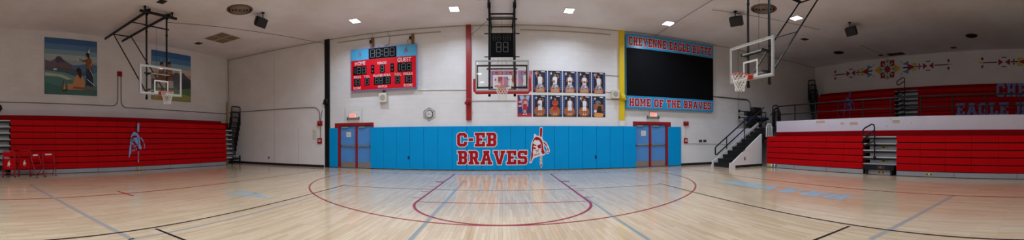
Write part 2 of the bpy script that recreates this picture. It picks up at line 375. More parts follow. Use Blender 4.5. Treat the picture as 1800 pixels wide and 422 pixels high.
# ------------------------------------------------------------------ room shell
XL, XR, YF, YB, ZC = -47.8, 60.9, 47.3, -46., 20.1
fl = MB().box(XL-.6, YB-.6, -.4, XR+.6, YF+.9, 0, wood_floor()).build('floor'); tag(fl, kind='structure')
tag(MB().box(XL-.6, YB-.6, ZC, XR+.6, YF+.9, ZC+.5, ceiling_mat()).build('ceiling'), kind='structure')
D1 = (-25.03, -18.57); D2 = (18.89, 25.23); DT = 6.87
w = MB()
for a, b, z in ((-26.9, D1[0], 0), (D1[0], D1[1], DT), (D1[1], D2[0], 0), (D2[0], D2[1], DT), (D2[1], XR+.6, 0)):
    w.box(a, YF, z, b, YF+.8, ZC, WHITE_BLOCK)
tag(w.build('wall_front'), kind='structure')
# the left bay of the front wall stands half a foot proud and is plastered in large sheets
w = MB().box(XL, 46.8, 0, -26.72, YF+.8, ZC, PLASTER)
for x, z0, z1 in ((-36.6, .35, 20), (-31.6, .35, 6.2)): w.box(x, 46.785, z0, x+.04, 46.8, z1, paint((168, 162, 160)))
tag(w.build('wall_front_left'), kind='structure')
tag(MB().box(XL-.6, YB, 0, XL, YF+.8, ZC, GREY_BLOCK).build('wall_left'), kind='structure')
tag(MB().box(XR, YB, 0, XR+.6, YF+.8, ZC, GREY_BLOCK).build('wall_right'), kind='structure')
tag(MB().box(XL-.6, YB-.6, 0, XR+.6, YB, ZC, block_wall('painted_block_back', (206, 200, 198), 'X')).build('wall_back'), kind='structure')
tag(MB().box(XL, 46.72, 0, -26.72, 46.8, .36, BLACKM).build('baseboard_left'), kind='structure')
tag(MB().box(27.05, YF-.07, 0, 38.2, YF, .36, BLACKM).build('baseboard_right'), kind='structure')
# shallow dark lines where the ceiling meets the front wall, and the wooden nailer under it
tr = MB(); TRIM = paint((172, 160, 146))
tr.box(-26.6, YF-.05, ZC-.1, -5, YF, ZC, TRIM); tr.box(-4.2, YF-.05, ZC-.1, 16.7, YF, ZC, TRIM); tr.box(33.2, YF-.05, ZC-.1, XR, YF, ZC, TRIM)
tr.box(-24.5, YF-.06, 19.3, -8.5, YF, 19.45, TRIM); tr.box(2.5, YF-.06, 19.3, 15.5, YF, 19.45, TRIM); tr.box(XL, 46.74, ZC-.35, -26.8, 46.8, ZC-.22, TRIM)
tag(tr.build('trim_1'), kind='structure')

# balcony on the right: deck, white parapet with the tan scars of old tape
b = MB(); PARAPET = mat('white_parapet_paint', (212, 208, 222), .5, vary=.04, vscale=1.5)
b.box(38.4, YB, 5.6, XR, 38.9, 6.0, RUBBER).box(40.0, 38.9, 5.6, XR, YF, 6.0, RUBBER)
tag(b.build('balcony_floor'), kind='structure')
b = MB(); b.box(38, YB, 0, 38.5, 37.05, 6.9, PARAPET)
b.box(40.0, 39.4, 0, 40.5, 43.3, 5.55, PARAPET)
for y, z, wd, h in ((28.6, 6.55, 1.5, .35), (25.0, 6.25, .5, .3), (23.2, 6.2, 1.2, .35), (17.2, 6.3, .95, .4), (18.4, 5.75, .14, .14), (15.2, 6.1, .12, .12), (17.9, 6.6, .1, .1)):
    b.box(37.99, y-wd/2, z-h/2, 38, y+wd/2, z+h/2, TAN)
tag(b.build('wall_balcony'), kind='structure')
b = MB().box(38.3, 43.75, 0, 40.0, YF, 6.0, PARAPET).box(40.0, 43.75, 6.0, 46, YF, 6.05, RUBBER)
tag(b.build('wall_landing'), kind='structure')

# ------------------------------------------------------------------ court markings (painted on the floor: its parts)
MAROON = mat('maroon_floor_paint', (142, 24, 44), .22, spec=.14); LRED = mat('red_floor_paint', (160, 20, 28), .22, spec=.14)
LBLACK = mat('black_floor_paint', (26, 24, 26), .22, spec=.14); LGREY = mat('grey_floor_paint', (150, 146, 142), .22, spec=.14); LBLUE = mat('blue_floor_paint', (134, 142, 142), .22, spec=.14)
CYAN = mat('light_blue_floor_paint', (140, 176, 194), .22, spec=.14)
class FL(MB):
    z = .004
    def line(s, x0, y0, x1, y1, wd, m, z=None):
        z = z or s.z; d = Vector((x1-x0, y1-y0)).normalized(); n = Vector((-d.y, d.x))*wd/2
        return s.add([(x0-n.x, y0-n.y, z), (x0+n.x, y0+n.y, z), (x1+n.x, y1+n.y, z), (x1-n.x, y1-n.y, z)], [(3,2,1,0)], m)
    def arc(s, cx, cy, r, a0, a1, wd, m, z=None, n=72):
        z = z or s.z; P = [a0+(a1-a0)*i/n for i in range(n+1)]
        vs = [(cx+(r+k)*cos(a), cy+(r+k)*sin(a), z) for a in P for k in (-wd/2, wd/2)]
        return s.add(vs, [(2*i, 2*i+1, 2*i+3, 2*i+2) for i in range(n)], m)
BL = 42.16
f = FL(); f.line(-25, BL, 25, BL, .14, LRED); f.line(-25, BL, -25, YB+5, .19, LRED); f.line(25, BL, 25, YB+5, .19, LRED); f.line(-26.4, 12.8, -23.5, 12.8, .19, LRED)
f.build('boundary_lines', fl)
f = FL(); f.z = .005; f.arc(0, BL-5.25, 19.67, pi, 2*pi, .17, MAROON); f.line(-19.67, BL-5.25, -19.67, BL, .17, MAROON); f.line(19.67, BL-5.25, 19.67, BL, .17, MAROON)
f.build('three_point_line', fl)
f = FL(); f.z = .006
for sx in (-1, 1):
    f.line(sx*5.92, BL, sx*5.92, BL-18.92, .19, MAROON)
    f.line(sx*6, 34.4, sx*6.75, 34.4, .55, MAROON)
    for y in (31., 27.9, 24.8): f.line(sx*6, y, sx*6.75, y, .13, MAROON)
f.line(-5.9, BL-18.92, 5.9, BL-18.92, .15, LRED); f.arc(0, BL-18.92, 5.92, pi, 2*pi, .19, MAROON)
f.build('lane_lines', fl)
f = FL(); f.z = .007
f.line(-14.65, 29.1, 14.65, 29.1, .12, LBLACK); f.line(-14.6, 29.1, -14.5, -20, .15, LBLACK); f.line(14.65, 29.1, 14.5, -20, .15, LBLACK); f.line(-14.3, 9, 14.3, 9, .16, LBLACK)
f.line(-14.9, 29.75, -14.45, 29.75, .13, LBLACK); f.line(14.9, 29.75, 14.45, 29.75, .13, LBLACK)
f.build('volleyball_lines', fl)
f = FL(); f.z = .0045
f.line(-33, 6.6, -13.3, 7.15, .3, LGREY); f.line(24.8, 6.6, 12.9, 7.05, .3, LGREY); f.line(-13.35, 7, -13.9, 31, .16, LGREY)
f.build('cross_court_lines', fl)
f = FL(); f.z = .0047; f.line(-4, 36, -3.95, 3, .22, LBLUE); f.line(6.1, 25, 6.05, 3, .2, LBLUE)
f.build('light_blue_lines', fl)
def floorT(ox, oy, ux, uy, vx, vy):
    return lambda x, z: (ox+ux*x+vx*z, oy+uy*x+vy*z)
f = MB(); varsity(f, 'BRAVES', 0, 0, 14, 2.1, 0, CYAN, T=floorT(22.1, 13.2, 0, 1, -1, 0))
f.v = [(x, z, .008) for x, y, z in f.v]; f.f = [q[:] for q in f.f]; f.build('floor_lettering', fl)
f = MB(); emblem(f, 0, 0, 6.2, 0, None, CYAN, T=floorT(-22, 20., 0, -1, 1, 0)); f.v = [(x, z, .008) for x, y, z in f.v]
for lp in [_e(q) for q in ([(90,165),(112,145),(140,155),(150,200),(140,250),(110,258),(90,230)],)]:
    pass
f.build('floor_emblem', fl)
for o in fl.children:   # painted faces look up
    me = o.data
    for p in me.polygons:
        if p.normal.z < 0: p.flip()
    me.update()

# ------------------------------------------------------------------ doors (part of the setting)
def double_door(n, x0, x1, mull, inner0, inner1, label):
    d = thing('door_%d' % n, label, 'door', ((x0+x1)/2, YF, 0), kind='structure'); cx = (x0+x1)/2
    fr = MB(); t = .42; tl, tr_ = inner0, inner1
    fr.box(x0-cx, -.06, DT-.42, x1-cx, .3, DT, RED_STEEL); fr.box(x0-cx, -.06, 0, x0-cx+tl, .3, DT-.42, RED_STEEL); fr.box(x1-cx-tr_, -.06, 0, x1-cx, .3, DT-.42, RED_STEEL)
    fr.build('door_frame', d, bevel=.02)
    MB().box(mull-cx-.14, -.04, 0, mull-cx+.14, .34, DT-.42, RED_STEEL).build('mullion', d, bevel=.02)
    for k, (a, b) in enumerate(((x0+tl, mull-.14), (mull+.14, x1-tr_))):
        a -= cx; b -= cx
        lf = MB().box(a+.02, .16, .05, b-.02, .3, DT-.44, DOOR_BLUE).build('door_leaf', d, bevel=.01)
        MB().box(a+.1, .13, .1, b-.1, .16, .92, CHROME).build('kick_plate', lf)
        pb = MB().box(a+.12, .0, 3.3, b-.12, .1, 3.48, CHROME); e = a+.12 if k else b-.45
        pb.box(e, -.02, 3.22, e+.35, .16, 3.56, CHROME); e2 = b-.3 if k else a+.12; pb.box(e2, .0, 3.3, e2+.16, .16, 3.48, CHROME)
        pb.build('push_bar', lf, bevel=.02)
        cl = MB().box(a+.3, -.02, 6.12, a+1.3, .16, 6.3, FRAME_AL); cl.bar((a+1.2, .0, 6.36), (a+2.1, .05, 6.42), .06, .04, BLACK); cl.build('door_closer', lf)
        if k == 0:
            nt_ = MB().box(a+1.0, .145, 4.75, a+1.75, .16, 5.5, PAPER)
            for j in range(5): nt_.box(a+1.1, .143, 4.9+j*.11, a+1.65-.1*(j % 2), .145, 4.93+j*.11, paint((150, 132, 128)))
            nt_.build('paper_notice', lf)
    return d
double_door(1, *D1, -21.42, .9, .42, 'blue double door with red frame and mullion below the exit sign under the scoreboard')
double_door(2, *D2, 21.72, .42, .85, 'blue double door with red frame and mullion below the video board')

# ------------------------------------------------------------------ wall pads
edges = [-19.02+i*(38.31/19) for i in range(20)]
def pad(x0, x1, label, group=None):
    p = thing('wall_pad', label, 'wall pad', ((x0+x1)/2, YF, 0), group=group); hw = (x1-x0)/2
    MB().box(-hw+.008, -.26, .1, hw-.008, -.03, 6.12, PAD_BLUE).build('vinyl_cover', p, bevel=.05, seg=3)
    MB().box(-hw+.01, -.03, .06, hw-.01, 0, 6.14, WOODPOST).build('backing_board', p)
    return p
ORD = ['first','second','third','fourth','fifth','sixth','seventh','eighth','ninth','tenth','eleventh','twelfth','thirteenth','fourteenth','fifteenth','sixteenth','seventeenth','eighteenth','nineteenth']
for i in range(19):
    pad(edges[i], edges[i+1], 'tall blue vinyl wall pad, %s from the left between the two doors' % ORD[i], 'blue wall pads between the doors')
pad(-26.11, -24.5, 'narrow blue wall pad between the black wall post and the left double door')
pad(24.7, 26.98, 'blue wall pad just right of the right double door')
PY = YF-.265
def deco(name, label, cat, loc, rotz=0): return thing(name, label, cat, loc, rotz)
t = deco('wall_lettering', 'large red block lettering reading C-EB BRAVES with white outline on the blue pads', 'lettering', (0, PY, 0))
o = MB(); varsity(o, 'C-EB', -6.24, 3.32, 5.44, 1.9, -.004, LET_WHITE, d=.75); varsity(o, 'BRAVES', -6.18, .85, 9.6, 1.9, -.004, LET_WHITE, d=.75); o.build('letter_outline', t)
o = MB(); varsity(o, 'C-EB', -6.24, 3.32, 5.44, 1.9, -.012, LET_RED); varsity(o, 'BRAVES', -6.18, .85, 9.6, 1.9, -.012, LET_RED); o.build('letter_face', t)
t = deco('wall_emblem', 'red and white team emblem of a head, feather and upright staff on the blue pads', 'emblem', (5.3, PY, .27))
o = MB(); emblem(o, 0, 0, 5.74, -.006, LET_WHITE, None); o.build('emblem_outline', t)
o = MB(); emblem(o, 0, 0, 5.74, -.006, None, LET_RED); o.build('emblem_face', t)

# ------------------------------------------------------------------ wall posts with hoist winches
def post(x0, x1, z0, m, label, winch_z, wm, side=1, lower=None):
    p = thing('wall_post', label, 'post', ((x0+x1)/2, YF, 0)); hw = (x1-x0)/2
    MB().box(-hw, -.32, z0, hw, 0, ZC, m).build('channel', p, bevel=.02)
    if lower: MB().box(-hw, -.3, 6.14, hw, 0, z0, lower).build('lower_sleeve', p, bevel=.02)
    wi = MB().box(-.22, -.62, winch_z-.4, .22, -.32, winch_z+.4, wm); wi.lathe([(0, -.95), (.26, -.95), (.34, -.88), (.34, -.62), (0, -.62)], (0, 0, winch_z+.05), wm, axis='y')
    wi.lathe([(0, -.25), (.2, -.25), (.24, 0), (.2, .25), (0, .25)], (side*.26, -.5, winch_z-.25), wm, axis='x')
    wi.build('winch', p, bevel=.02)
post(-26.66, -25.9, 0, BLACK, 'black steel wall post from floor to ceiling left of the left double door', 10.3, BLACK, -1)
post(-4.95, -4.24, 6.95, RED_STEEL, 'red wall post with red winch left of the middle basketball hoop', 9.55, RED_STEEL, -1)
post(16.74, 17.5, 6.98, YELLOW, 'yellow wall post with yellow winch left of the big video board', 10.35, YELLOW, 1, WHITE)

# ------------------------------------------------------------------ scoreboard
sb = thing('scoreboard', 'red and sky blue electronic scoreboard with unlit digits on the front wall', 'scoreboard', (-16.95, YF, 0)); y = -.62
bd = MB().box(-5.05, -.6, 11.58, 5.08, -.08, 17.78, mat('scoreboard_edge', (120, 140, 200), .4)).build('cabinet', sb, bevel=.02)
o = MB().box(-4.97, y, 11.68, 5.0, -.6, 16.1, SB_RED); o.build('red_face', bd)
for xa, xb, xe in ((-4.97, -2.2, -3.5), (2.2, 5.0, 3.65)):
    o = MB().box(xa, y, 16.14, xb, -.6, 17.68, SKY_BLUE); emblem(o, xe, 16.24, 1.34, y-.006, None, LET_RED); o.build('sky_blue_panel', bd)
def digit(mb, cx, cz, w, h, y, m, segs='abcdefg', hollow=True):
    t = h*.065; g = h*.02
    R = {'a': (-w/2+t, h/2-t, w/2-t, h/2), 'g': (-w/2+t, -t/2, w/2-t, t/2), 'd': (-w/2+t, -h/2, w/2-t, -h/2+t),
         'f': (-w/2, g, -w/2+t, h/2-t*.6), 'b': (w/2-t, g, w/2, h/2-t*.6), 'e': (-w/2, -h/2+t*.6, -w/2+t, -g), 'c': (w/2-t, -h/2+t*.6, w/2, -g)}
    for s in segs:
        a, b_, c, d = R[s]; mb.flat([[(cx+a, cz+b_), (cx+c, cz+b_), (cx+c, cz+d), (cx+a, cz+d)]], y, m)
def module(parent, x, z, w, h, digs, colon=None, m=SEG, name='digit_display', back=.05):
    mb = MB().box(x-w/2, y-back, z-h/2, x+w/2, y, z+h/2, MODULE)
    for (dx, dw, seg) in digs: digit(mb, x+dx, z, dw, h*.78, y-back-.006, m, seg)
    for (dx, dz) in colon or (): mb.disc(x+dx, z+dz, .09, .09, y-back-.006, m, 10)
    mb.build(name, parent)
A7 = 'abcdefg'
module(bd, 0, 16.9, 4.2, 1.5, [(-1.5,.68,A7),(-.62,.68,A7),(.62,.68,A7),(1.5,.68,A7)], [(0,.25),(0,-.25)])
for x in (-3.55, 3.35): module(bd, x, 14.6, 2.1, 1.25, [(-.78,.1,'bc'),(-.15,.62,A7),(.66,.62,A7)])
module(bd, 0, 14.6, .72, 1.15, [(0,.5,A7)])
for x in (-1.5, 1.5): module(bd, x, 14.62, .5, 1.2, [], [(0,.28),(0,-.28)])
for x in (-4.0, 3.9): module(bd, x, 12.86, 1.0, 1.1, [(-.3,.1,'bc'),(.14,.5,A7)])
for x in (-2.4, 2.3): module(bd, x, 12.88, .72, 1.1, [(0,.5,A7)])
module(bd, -.02, 12.88, 2.55, 1.1, [(-.85,.5,A7),(-.2,.5,A7),(.85,.5,A7)])
cy = y-.008
for tx, x, z, hgt, wd in (('HOME', -3.5, 15.64, .55, 1.7), ('GUEST', 3.3, 15.66, .6, 2.05), ('PERIOD', -.05, 15.42, .36, 1.4), ('FOULS', -3.95, 13.62, .36, 1.15), ('FOULS', 3.85, 13.62, .36, 1.3),
                          ('T.O.L.', -2.4, 13.62, .36, .95), ('T.O.L.', 2.35, 13.62, .36, 1.05), ('PLAYER FOUL', -.05, 13.62, .36, 2.65), ('SCORE', -4.0, 12.0, .36, 1.2), ('SCORE', 3.85, 12.0, .36, 1.3), ('MATCH', 0, 12.02, .36, 1.35)):
    o = MB(); sans(o, tx, x, z, hgt, cy, LET_WHITE, wd, .012); o.build('caption', bd)
for x in (-1.66, 4.42): MB().box(x-.2, -.2, 17.0, x+.2, 0, 19.35, WOODPOST).build('mounting_board', sb)
o = MB()
for x in (-1.9, 4.15): MB().box(x-.16, -.5, 18.55, x+.06, -.2, 18.95, BLACK).build('junction_box', sb)
for x in (-.6, .5): MB().lathe([(0,.14),(.14,.1),(.14,0),(0,0)], (x, -.35, 17.78), BLACK, 10).build('cable_gland', sb)
for P in ([(-2.0,-.2,17.8),(-2.1,-.3,18.6),(-1.8,-.3,19.2),(-1.7,-.1,19.9)], [(.0,-.3,17.8),(.9,-.25,18.2),(1.0,-.2,19.2),(.6,-.1,19.9)], [(3.8,-.2,17.8),(3.6,-.2,18.4),(4.2,-.2,18.9)]): MB().tube(P, .025, BLACK, 5).build('wire', sb)

# ------------------------------------------------------------------ wall speakers, clock, exit signs
def wall_speaker(x, z, w, h, label):
    p = thing('wall_speaker', label, 'speaker', (x, YF, z))
    MB().box(-w/2, -.55, -h/2, w/2, 0, h/2, OFFWHITE).build('case', p, bevel=.06, seg=3)
    g = MB().lathe([(w*.32, -.57), (w*.34, -.55), (w*.34, -.54)], (0, 0, 0), FRAME_AL, 24, 'y'); g.disc(0, 0, w*.31, w*.31, -.56, paint((178, 174, 166)))
    for r in (.1, .19, .28): g.lathe([(w*r, -.565), (w*r+.02, -.565)], (0, 0, 0), paint((140, 136, 130)), 20, 'y')
    g.build('grille', p)
wall_speaker(-16.98, 10.42, 1.2, 1.35, 'square ivory wall speaker hanging below the scoreboard')
wall_speaker(16.05, 10.75, 1.15, 1.2, 'square ivory wall speaker left of the yellow post, right of the posters')
o = MB(); o.box(-.2, -.2, -.05, .2, 0, .1, BLACK); o.build('lamp_sensor') .location = [-16.9*S, (YF)*S, 11.35*S]
tag(bpy.data.objects['lamp_sensor'], 'small black sensor directly under the scoreboard middle', 'sensor')
ck = thing('wall_clock', 'round white wall clock behind a hexagonal wire guard right of the scoreboard', 'clock', (-10.2, YF, 7.88))
MB().lathe([(0, -.16), (.5, -.16), (.57, -.12), (.57, 0)], (0, 0, 0), BLACK, 32, 'y').build('clock_case', ck)
g = MB(); g.disc(0, 0, .49, .49, -.165, WHITE, 32)
for k in range(12):
    a = k*pi/6; r0, r1 = .36, .45
    g.flat([[(r0*cos(a)-.02*sin(a), r0*sin(a)+.02*cos(a)), (r0*cos(a)+.02*sin(a), r0*sin(a)-.02*cos(a)), (r1*cos(a)+.02*sin(a), r1*sin(a)-.02*cos(a)), (r1*cos(a)-.02*sin(a), r1*sin(a)+.02*cos(a))]], -.17, BLACKM)
g.build('clock_face', ck)
g = MB()
for a, l, wd in ((radians(20), .26, .03), (radians(200), .4, .022)):
    g.flat([[(-wd*sin(a), wd*cos(a)), (wd*sin(a), -wd*cos(a)), (l*cos(a), l*sin(a))]], -.175, BLACKM)
g.build('clock_hands', ck)
g = MB(); hx = [(.92*cos(radians(30+60*k)), .92*sin(radians(30+60*k))) for k in range(6)]
for yy, sc in ((-.45, .8), (-.02, 1.)): g.tube([(x*sc, yy, z*sc) for x, z in hx], .022, GREY_METAL, 5, True)
for x, z in hx: g.tube([(x, -.02, z), (x*.8, -.45, z*.8)], .02, GREY_METAL, 5)
for k in range(3): g.tube([(hx[k][0]*.8, -.45, hx[k][1]*.8), (hx[k+3][0]*.8, -.45, hx[k+3][1]*.8)], .012, GREY_METAL, 4)
g.build('wire_guard', ck)
EXITR = mat('exit_red_glow', (255, 70, 60), .5, emit=1.6)
def exit_sign(x, z, label, wires):
    p = thing('exit_sign', label, 'exit sign', (x, YF, z))
    MB().box(-.62, -.28, -.36, .62, -.02, .36, OFFWHITE).build('sign_case', p, bevel=.03)
    f_ = MB(); f_.box(-.54, -.285, -.28, .54, -.28, .28, mat('exit_face', (255, 205, 198), .5, emit=.35)); sans(f_, 'EXIT', 0, 0, .42, -.29, EXITR, .86, .03); f_.build('sign_face', p)
    g_ = MB(); s_ = mat('smoked_bracket', (118, 112, 108), .4)
    g_.box(-1.0, -.3, -.5, 1.0, -.05, -.4, s_)
    for x_ in (-1.0, .86): g_.box(x_, -.3, -.62, x_+.14, -.05, -.2, s_)
    g_.build('guard_bracket', p)
    if wires:
        for x_ in (-1.45, 1.4): MB().tube([(x_, -.03, -1.05), (x_, -.03, 1.25)], .02, GREY_METAL, 5).build('guide_wire', p)
exit_sign(-21.85, 7.97, 'lit red exit sign above the left double door', True)
exit_sign(22.15, 7.96, 'lit red exit sign above the right double door, under the video board', False)

# ------------------------------------------------------------------ big video board
vb = thing('video_board', 'big dark video board between red lettered blue banners, right part of front wall', 'video board', (25.34, YF-.012, 0)); y = -.5
MB().box(-7.67, -.5, 8.72, 7.67, 0, 19.68, BAN_BLUE).build('cabinet', vb, bevel=.03)
o = MB().box(-7.62, -.54, 10.62, 7.62, -.5, 17.58, SCREEN)
o.build('screen', vb)
def banner(name, text, z0, z1, x0, w_):
    o = MB().box(-7.62, -.55, z0, 7.62, -.5, z1, BAN_BLUE); zz = z0+(z1-z0)*.17; hh = (z1-z0)*.64
    varsity(o, text, x0, zz, w_, hh, -.558, LET_WHITE, d=.55); varsity(o, text, x0, zz, w_, hh, -.566, LET_RED); o.build(name, vb)
banner('top_banner', 'CHEYENNE-EAGLE BUTTE', 17.62, 19.64, -7.3, 14.55)
banner('bottom_banner', 'HOME OF THE BRAVES', 8.76, 10.6, -7.25, 14.4)

# ------------------------------------------------------------------ posters
NAVY = paint((24, 24, 46)); FILM = paint((70, 100, 176)); SKIN = paint((176, 120, 92)); HAIR = paint((32, 22, 22)); JW = paint((226, 228, 238)); JR = paint((196, 26, 44))
BALL = paint((172, 98, 44)); BALLD = paint((110, 56, 28)); FLAME = paint((178, 74, 36)); GREYB = paint((168, 160, 162)); PINK = paint((206, 128, 150)); ROSE = paint((190, 64, 88)); LILAC = paint((150, 140, 196)); CREAM = paint((240, 214, 180))
def limb(mb, pts, w, y, m):
    for (x0, z0), (x1, z1) in zip(pts, pts[1:]):
        d = Vector((x1-x0, z1-z0)); L = d.length; d = d/L; n = Vector((-d.y, d.x))*w/2; e = d*w*.3
        mb.flat([[(x0-n.x-e.x, z0-n.y-e.y), (x1-n.x+e.x, z1-n.y+e.y), (x1+n.x+e.x, z1+n.y+e.y), (x0+n.x-e.x, z0+n.y-e.y)]], y, m)
def player(mb, cx, z0, h, jer, pose, y, legs=True, m_skin=SKIN):
    u = h/7.5
    if legs:
        for s in (-1, 1):
            limb(mb, [(cx+s*.45*u, z0+.15*u), (cx+s*.42*u, z0+2.2*u)], .42*u, y, m_skin)
            mb.flat([[(cx+s*.2*u, z0), (cx+s*.75*u, z0), (cx+s*.7*u, z0+.35*u), (cx+s*.25*u, z0+.35*u)]], y-.003, JW)
    mb.flat([[(cx-.95*u, z0+1.8*u), (cx-.08*u, z0+1.8*u), (cx, z0+2.4*u), (cx+.08*u, z0+1.8*u), (cx+.95*u, z0+1.8*u), (cx+.75*u, z0+3.7*u), (cx-.75*u, z0+3.7*u)]], y-.006, jer)
    mb.flat([[(cx-.75*u, z0+3.6*u), (cx+.75*u, z0+3.6*u), (cx+.9*u, z0+5.9*u), (cx+.4*u, z0+6.2*u), (cx-.4*u, z0+6.2*u), (cx-.9*u, z0+5.9*u)]], y-.006, jer)
    A = {'down': ([(-.95,5.8),(-1.25,4.5),(-1.1,3.3)], [(.95,5.8),(1.3,4.5),(1.1,3.3)]), 'ball': ([(-.95,5.8),(-1.3,4.6),(-.3,4.3)], [(.95,5.8),(1.3,4.6),(.3,4.3)]),
         'up': ([(-.95,5.8),(-1.5,6.3),(-1.0,7.3)], [(.95,5.8),(1.25,4.5),(.9,3.8)]), 'wave': ([(-.95,5.8),(-1.2,4.6),(-.5,4.2)], [(.95,5.8),(1.5,6.0),(1.0,7.1)])}[pose]
    for a in A: limb(mb, [(cx+px*u, z0+pz*u) for px, pz in a], .36*u, y-.009, m_skin)
    mb.disc(cx, z0+6.85*u, .46*u, .6*u, y-.009, m_skin, 14)
    mb.flat([[(cx-.5*u, z0+6.9*u), (cx-.3*u, z0+7.15*u), (cx+.3*u, z0+7.15*u), (cx+.5*u, z0+6.9*u), (cx+.45*u, z0+7.4*u), (cx, z0+7.6*u), (cx-.45*u, z0+7.4*u)]], y-.012, HAIR)
    if pose in ('ball', 'up', 'wave'):
        bx, bz = {'ball': (0, 4.4), 'up': (-1.0, 7.7), 'wave': (-.4, 4.3)}[pose]; mb.disc(cx+bx*u, z0+bz*u, .48*u, .48*u, y-.014, BALL, 14)
    return u
def poster(x0, x1, z0, z1, style, pose, jer, label, num=None):
    w_, h_ = x1-x0, z1-z0; mb = MB(); yb = -.02
    bg = {'pink': PINK, 'red': JR, 'navy': NAVY, 'seat': NAVY}[style]
    mb.box(-w_/2, yb, 0, w_/2, 0, h_, bg); y_ = yb-.003
    if style in ('navy', 'seat'):
        for s in (-1, 1):
            for k in range(9): mb.flat([[(s*(w_/2-.17)-.09, .35+k*(h_-.5)/9), (s*(w_/2-.17)+.09, .35+k*(h_-.5)/9), (s*(w_/2-.17)+.09, .35+k*(h_-.5)/9+.19), (s*(w_/2-.17)-.09, .35+k*(h_-.5)/9+.19)]], y_, FILM)
        mb.flat([[(.15, h_-.2), (w_/2-.3, h_-.22), (w_/2-.3, h_-.1), (.15, h_-.09)]], y_, JW)
        emblem(mb, -.52, h_-.62, .5, y_, LET_WHITE, None)
        iw = w_/2-.3
    if style == 'navy' and jer == 'A':
        fl_ = [(-iw, .05), (iw, .05), (iw, .8), (iw*.8, .55), (iw*.55, .95), (iw*.3, .6), (0, .9), (-iw*.35, .6), (-iw*.6, 1.0), (-iw*.8, .6), (-iw, .85)]
        mb.flat([fl_], y_, FLAME); mb.flat([[(x*.8, z*.7) for x, z in fl_]], y_-.003, paint((206, 140, 84)))
        mb.disc(0, .72, .5, .46, y_-.006, GREYB, 18); mb.disc(-.12, .7, .16, .14, y_-.009, ROSE, 8); mb.disc(.2, .62, .12, .12, y_-.009, LILAC, 8)
        player(mb, 0, .0, h_*.88, JW, pose, y_-.012, legs=False)
        mb.disc(0, .72, .5, .46, y_-.03, GREYB, 18)
        for dx, dz, mm in ((-.2, .1, ROSE), (.15, .15, JW), (.0, -.15, LILAC), (.25, -.1, BALLD), (-.25, -.18, NAVY)): mb.disc(dx, .72+dz, .1, .1, y_-.034, mm, 8)
    elif style == 'navy':
        mb.flat([[(-iw, .05), (iw, .05), (iw, .7), (-iw, .7)]], y_, paint((96, 48, 34)))
        mb.disc(-.05, .75, .74, .7, y_-.004, BALL, 24); mb.tube([(-.75, y_-.006, .75), (.65, y_-.006, .78)], .012, BALLD, 4); mb.tube([(-.05, y_-.006, .06), (-.02, y_-.006, 1.44)], .012, BALLD, 4)
        player(mb, 0, .3, h_*.8, jer, pose, y_-.012)
    elif style == 'seat':
        mb.flat([[(-iw, .05), (iw, .05), (iw, 1.75), (-iw, 1.85)]], y_, BALL); mb.disc(0, .3, .7, .34, y_-.003, paint((226, 150, 80)), 20)
        for k in range(3): mb.flat([[(-iw, .95+k*.28), (iw, .95+k*.28), (iw, 1.0+k*.28), (-iw, 1.0+k*.28)]], y_-.004, BALLD)
        mb.disc(-.1, 2.05, .4, .3, y_-.002, paint((120, 118, 124)), 16)
        mb.flat([[(-.3, .75), (.5, .75), (.4, 1.5), (.1, 1.62), (-.1, 1.5)]], y_-.008, HAIR); limb(mb, [(-.3, .75), (.15, .7), (.6, .72)], .22, y_-.01, NAVY)
        mb.disc(.08, 1.78, .13, .17, y_-.012, SKIN, 12); mb.disc(.08, 1.88, .13, .1, y_-.014, HAIR, 10); mb.disc(-.5, .82, .2, .2, y_-.012, JW, 14)
    elif style == 'pink':
        for k, (mm, r) in enumerate(((LILAC, .5), (ROSE, .36), (CREAM, .3), (paint((120, 150, 210)), .28))):
            mb.disc((-.45, .5, .35, -.5)[k], (h_*.75, h_*.62, h_*.3, h_*.28)[k], r, r*1.1, y_-.002*k, mm, 14)
        for k in range(6): mb.flat([[(-.9+k*.33, h_-.55), (-.72+k*.33, h_-.55), (-.66+k*.33, h_-.1), (-.84+k*.33, h_-.1)]], y_-.009, ROSE if k % 2 else LILAC)
        player(mb, 0, .2, h_*.86, JW, pose, y_-.014)
    else:
        mb.flat([[(-w_/2+.08, .08), (w_/2-.08, .08), (w_/2-.08, h_-.08), (-w_/2+.08, h_-.08)]], y_, paint((30, 56, 110)))
        mb.flat([[(-.7, h_-.1), (.7, h_-.1), (.2, .5), (-.2, .5)]], y_-.003, paint((150, 190, 226))); mb.flat([[(-.85, .1), (.85, .1), (.85, .42), (-.85, .42)]], y_-.005, JR)
        for k in range(4): mb.flat([[(-.85, 1.35+k*.28), (-.45, 1.4+k*.28), (-.45, 1.55+k*.28), (-.85, 1.5+k*.28)]], y_-.005, JR if k % 2 else JW)
        player(mb, .05, .25, h_*.88, JR, 'down', y_-.009)
        sans(mb, num, .08, 1.95, .42, y_-.02, JW, .42, .02)
    o = mb.build('poster', None, ((x0+x1)/2, YF-.012, z0)); tag(o, label, 'poster', 'player posters on the front wall')
xs = [4.25+2.1*i for i in range(5)]
tops = ['up', 'wave', 'ball', 'ball', 'up']
for i, (x, p) in enumerate(zip(xs, tops)):
    poster(x, x+1.97, 10.8, 13.8, 'navy', p, 'A', 'navy player poster with flames, upper row, %s from the left of the five navy ones' % ORD[i])
for i, (x, p, j) in enumerate(zip(xs[:4], ['wave', 'ball', 'down', 'up'], [JW, JR, JW, JW])):
    poster(x, x+1.97, 7.43, 10.4, 'navy', p, j, ['navy poster of white-clad player waving before big orange ball, lower row', 'navy poster of a player in a red uniform with orange ball, lower row',
           'navy poster of white-clad player with arms hanging down, lower row', 'navy poster of white-clad player raising ball, lower row beside the seated-person poster'][i])
poster(xs[4], xs[4]+1.97, 7.43, 10.4, 'seat', None, None, 'navy and orange poster of a seated person in black, lower right corner')
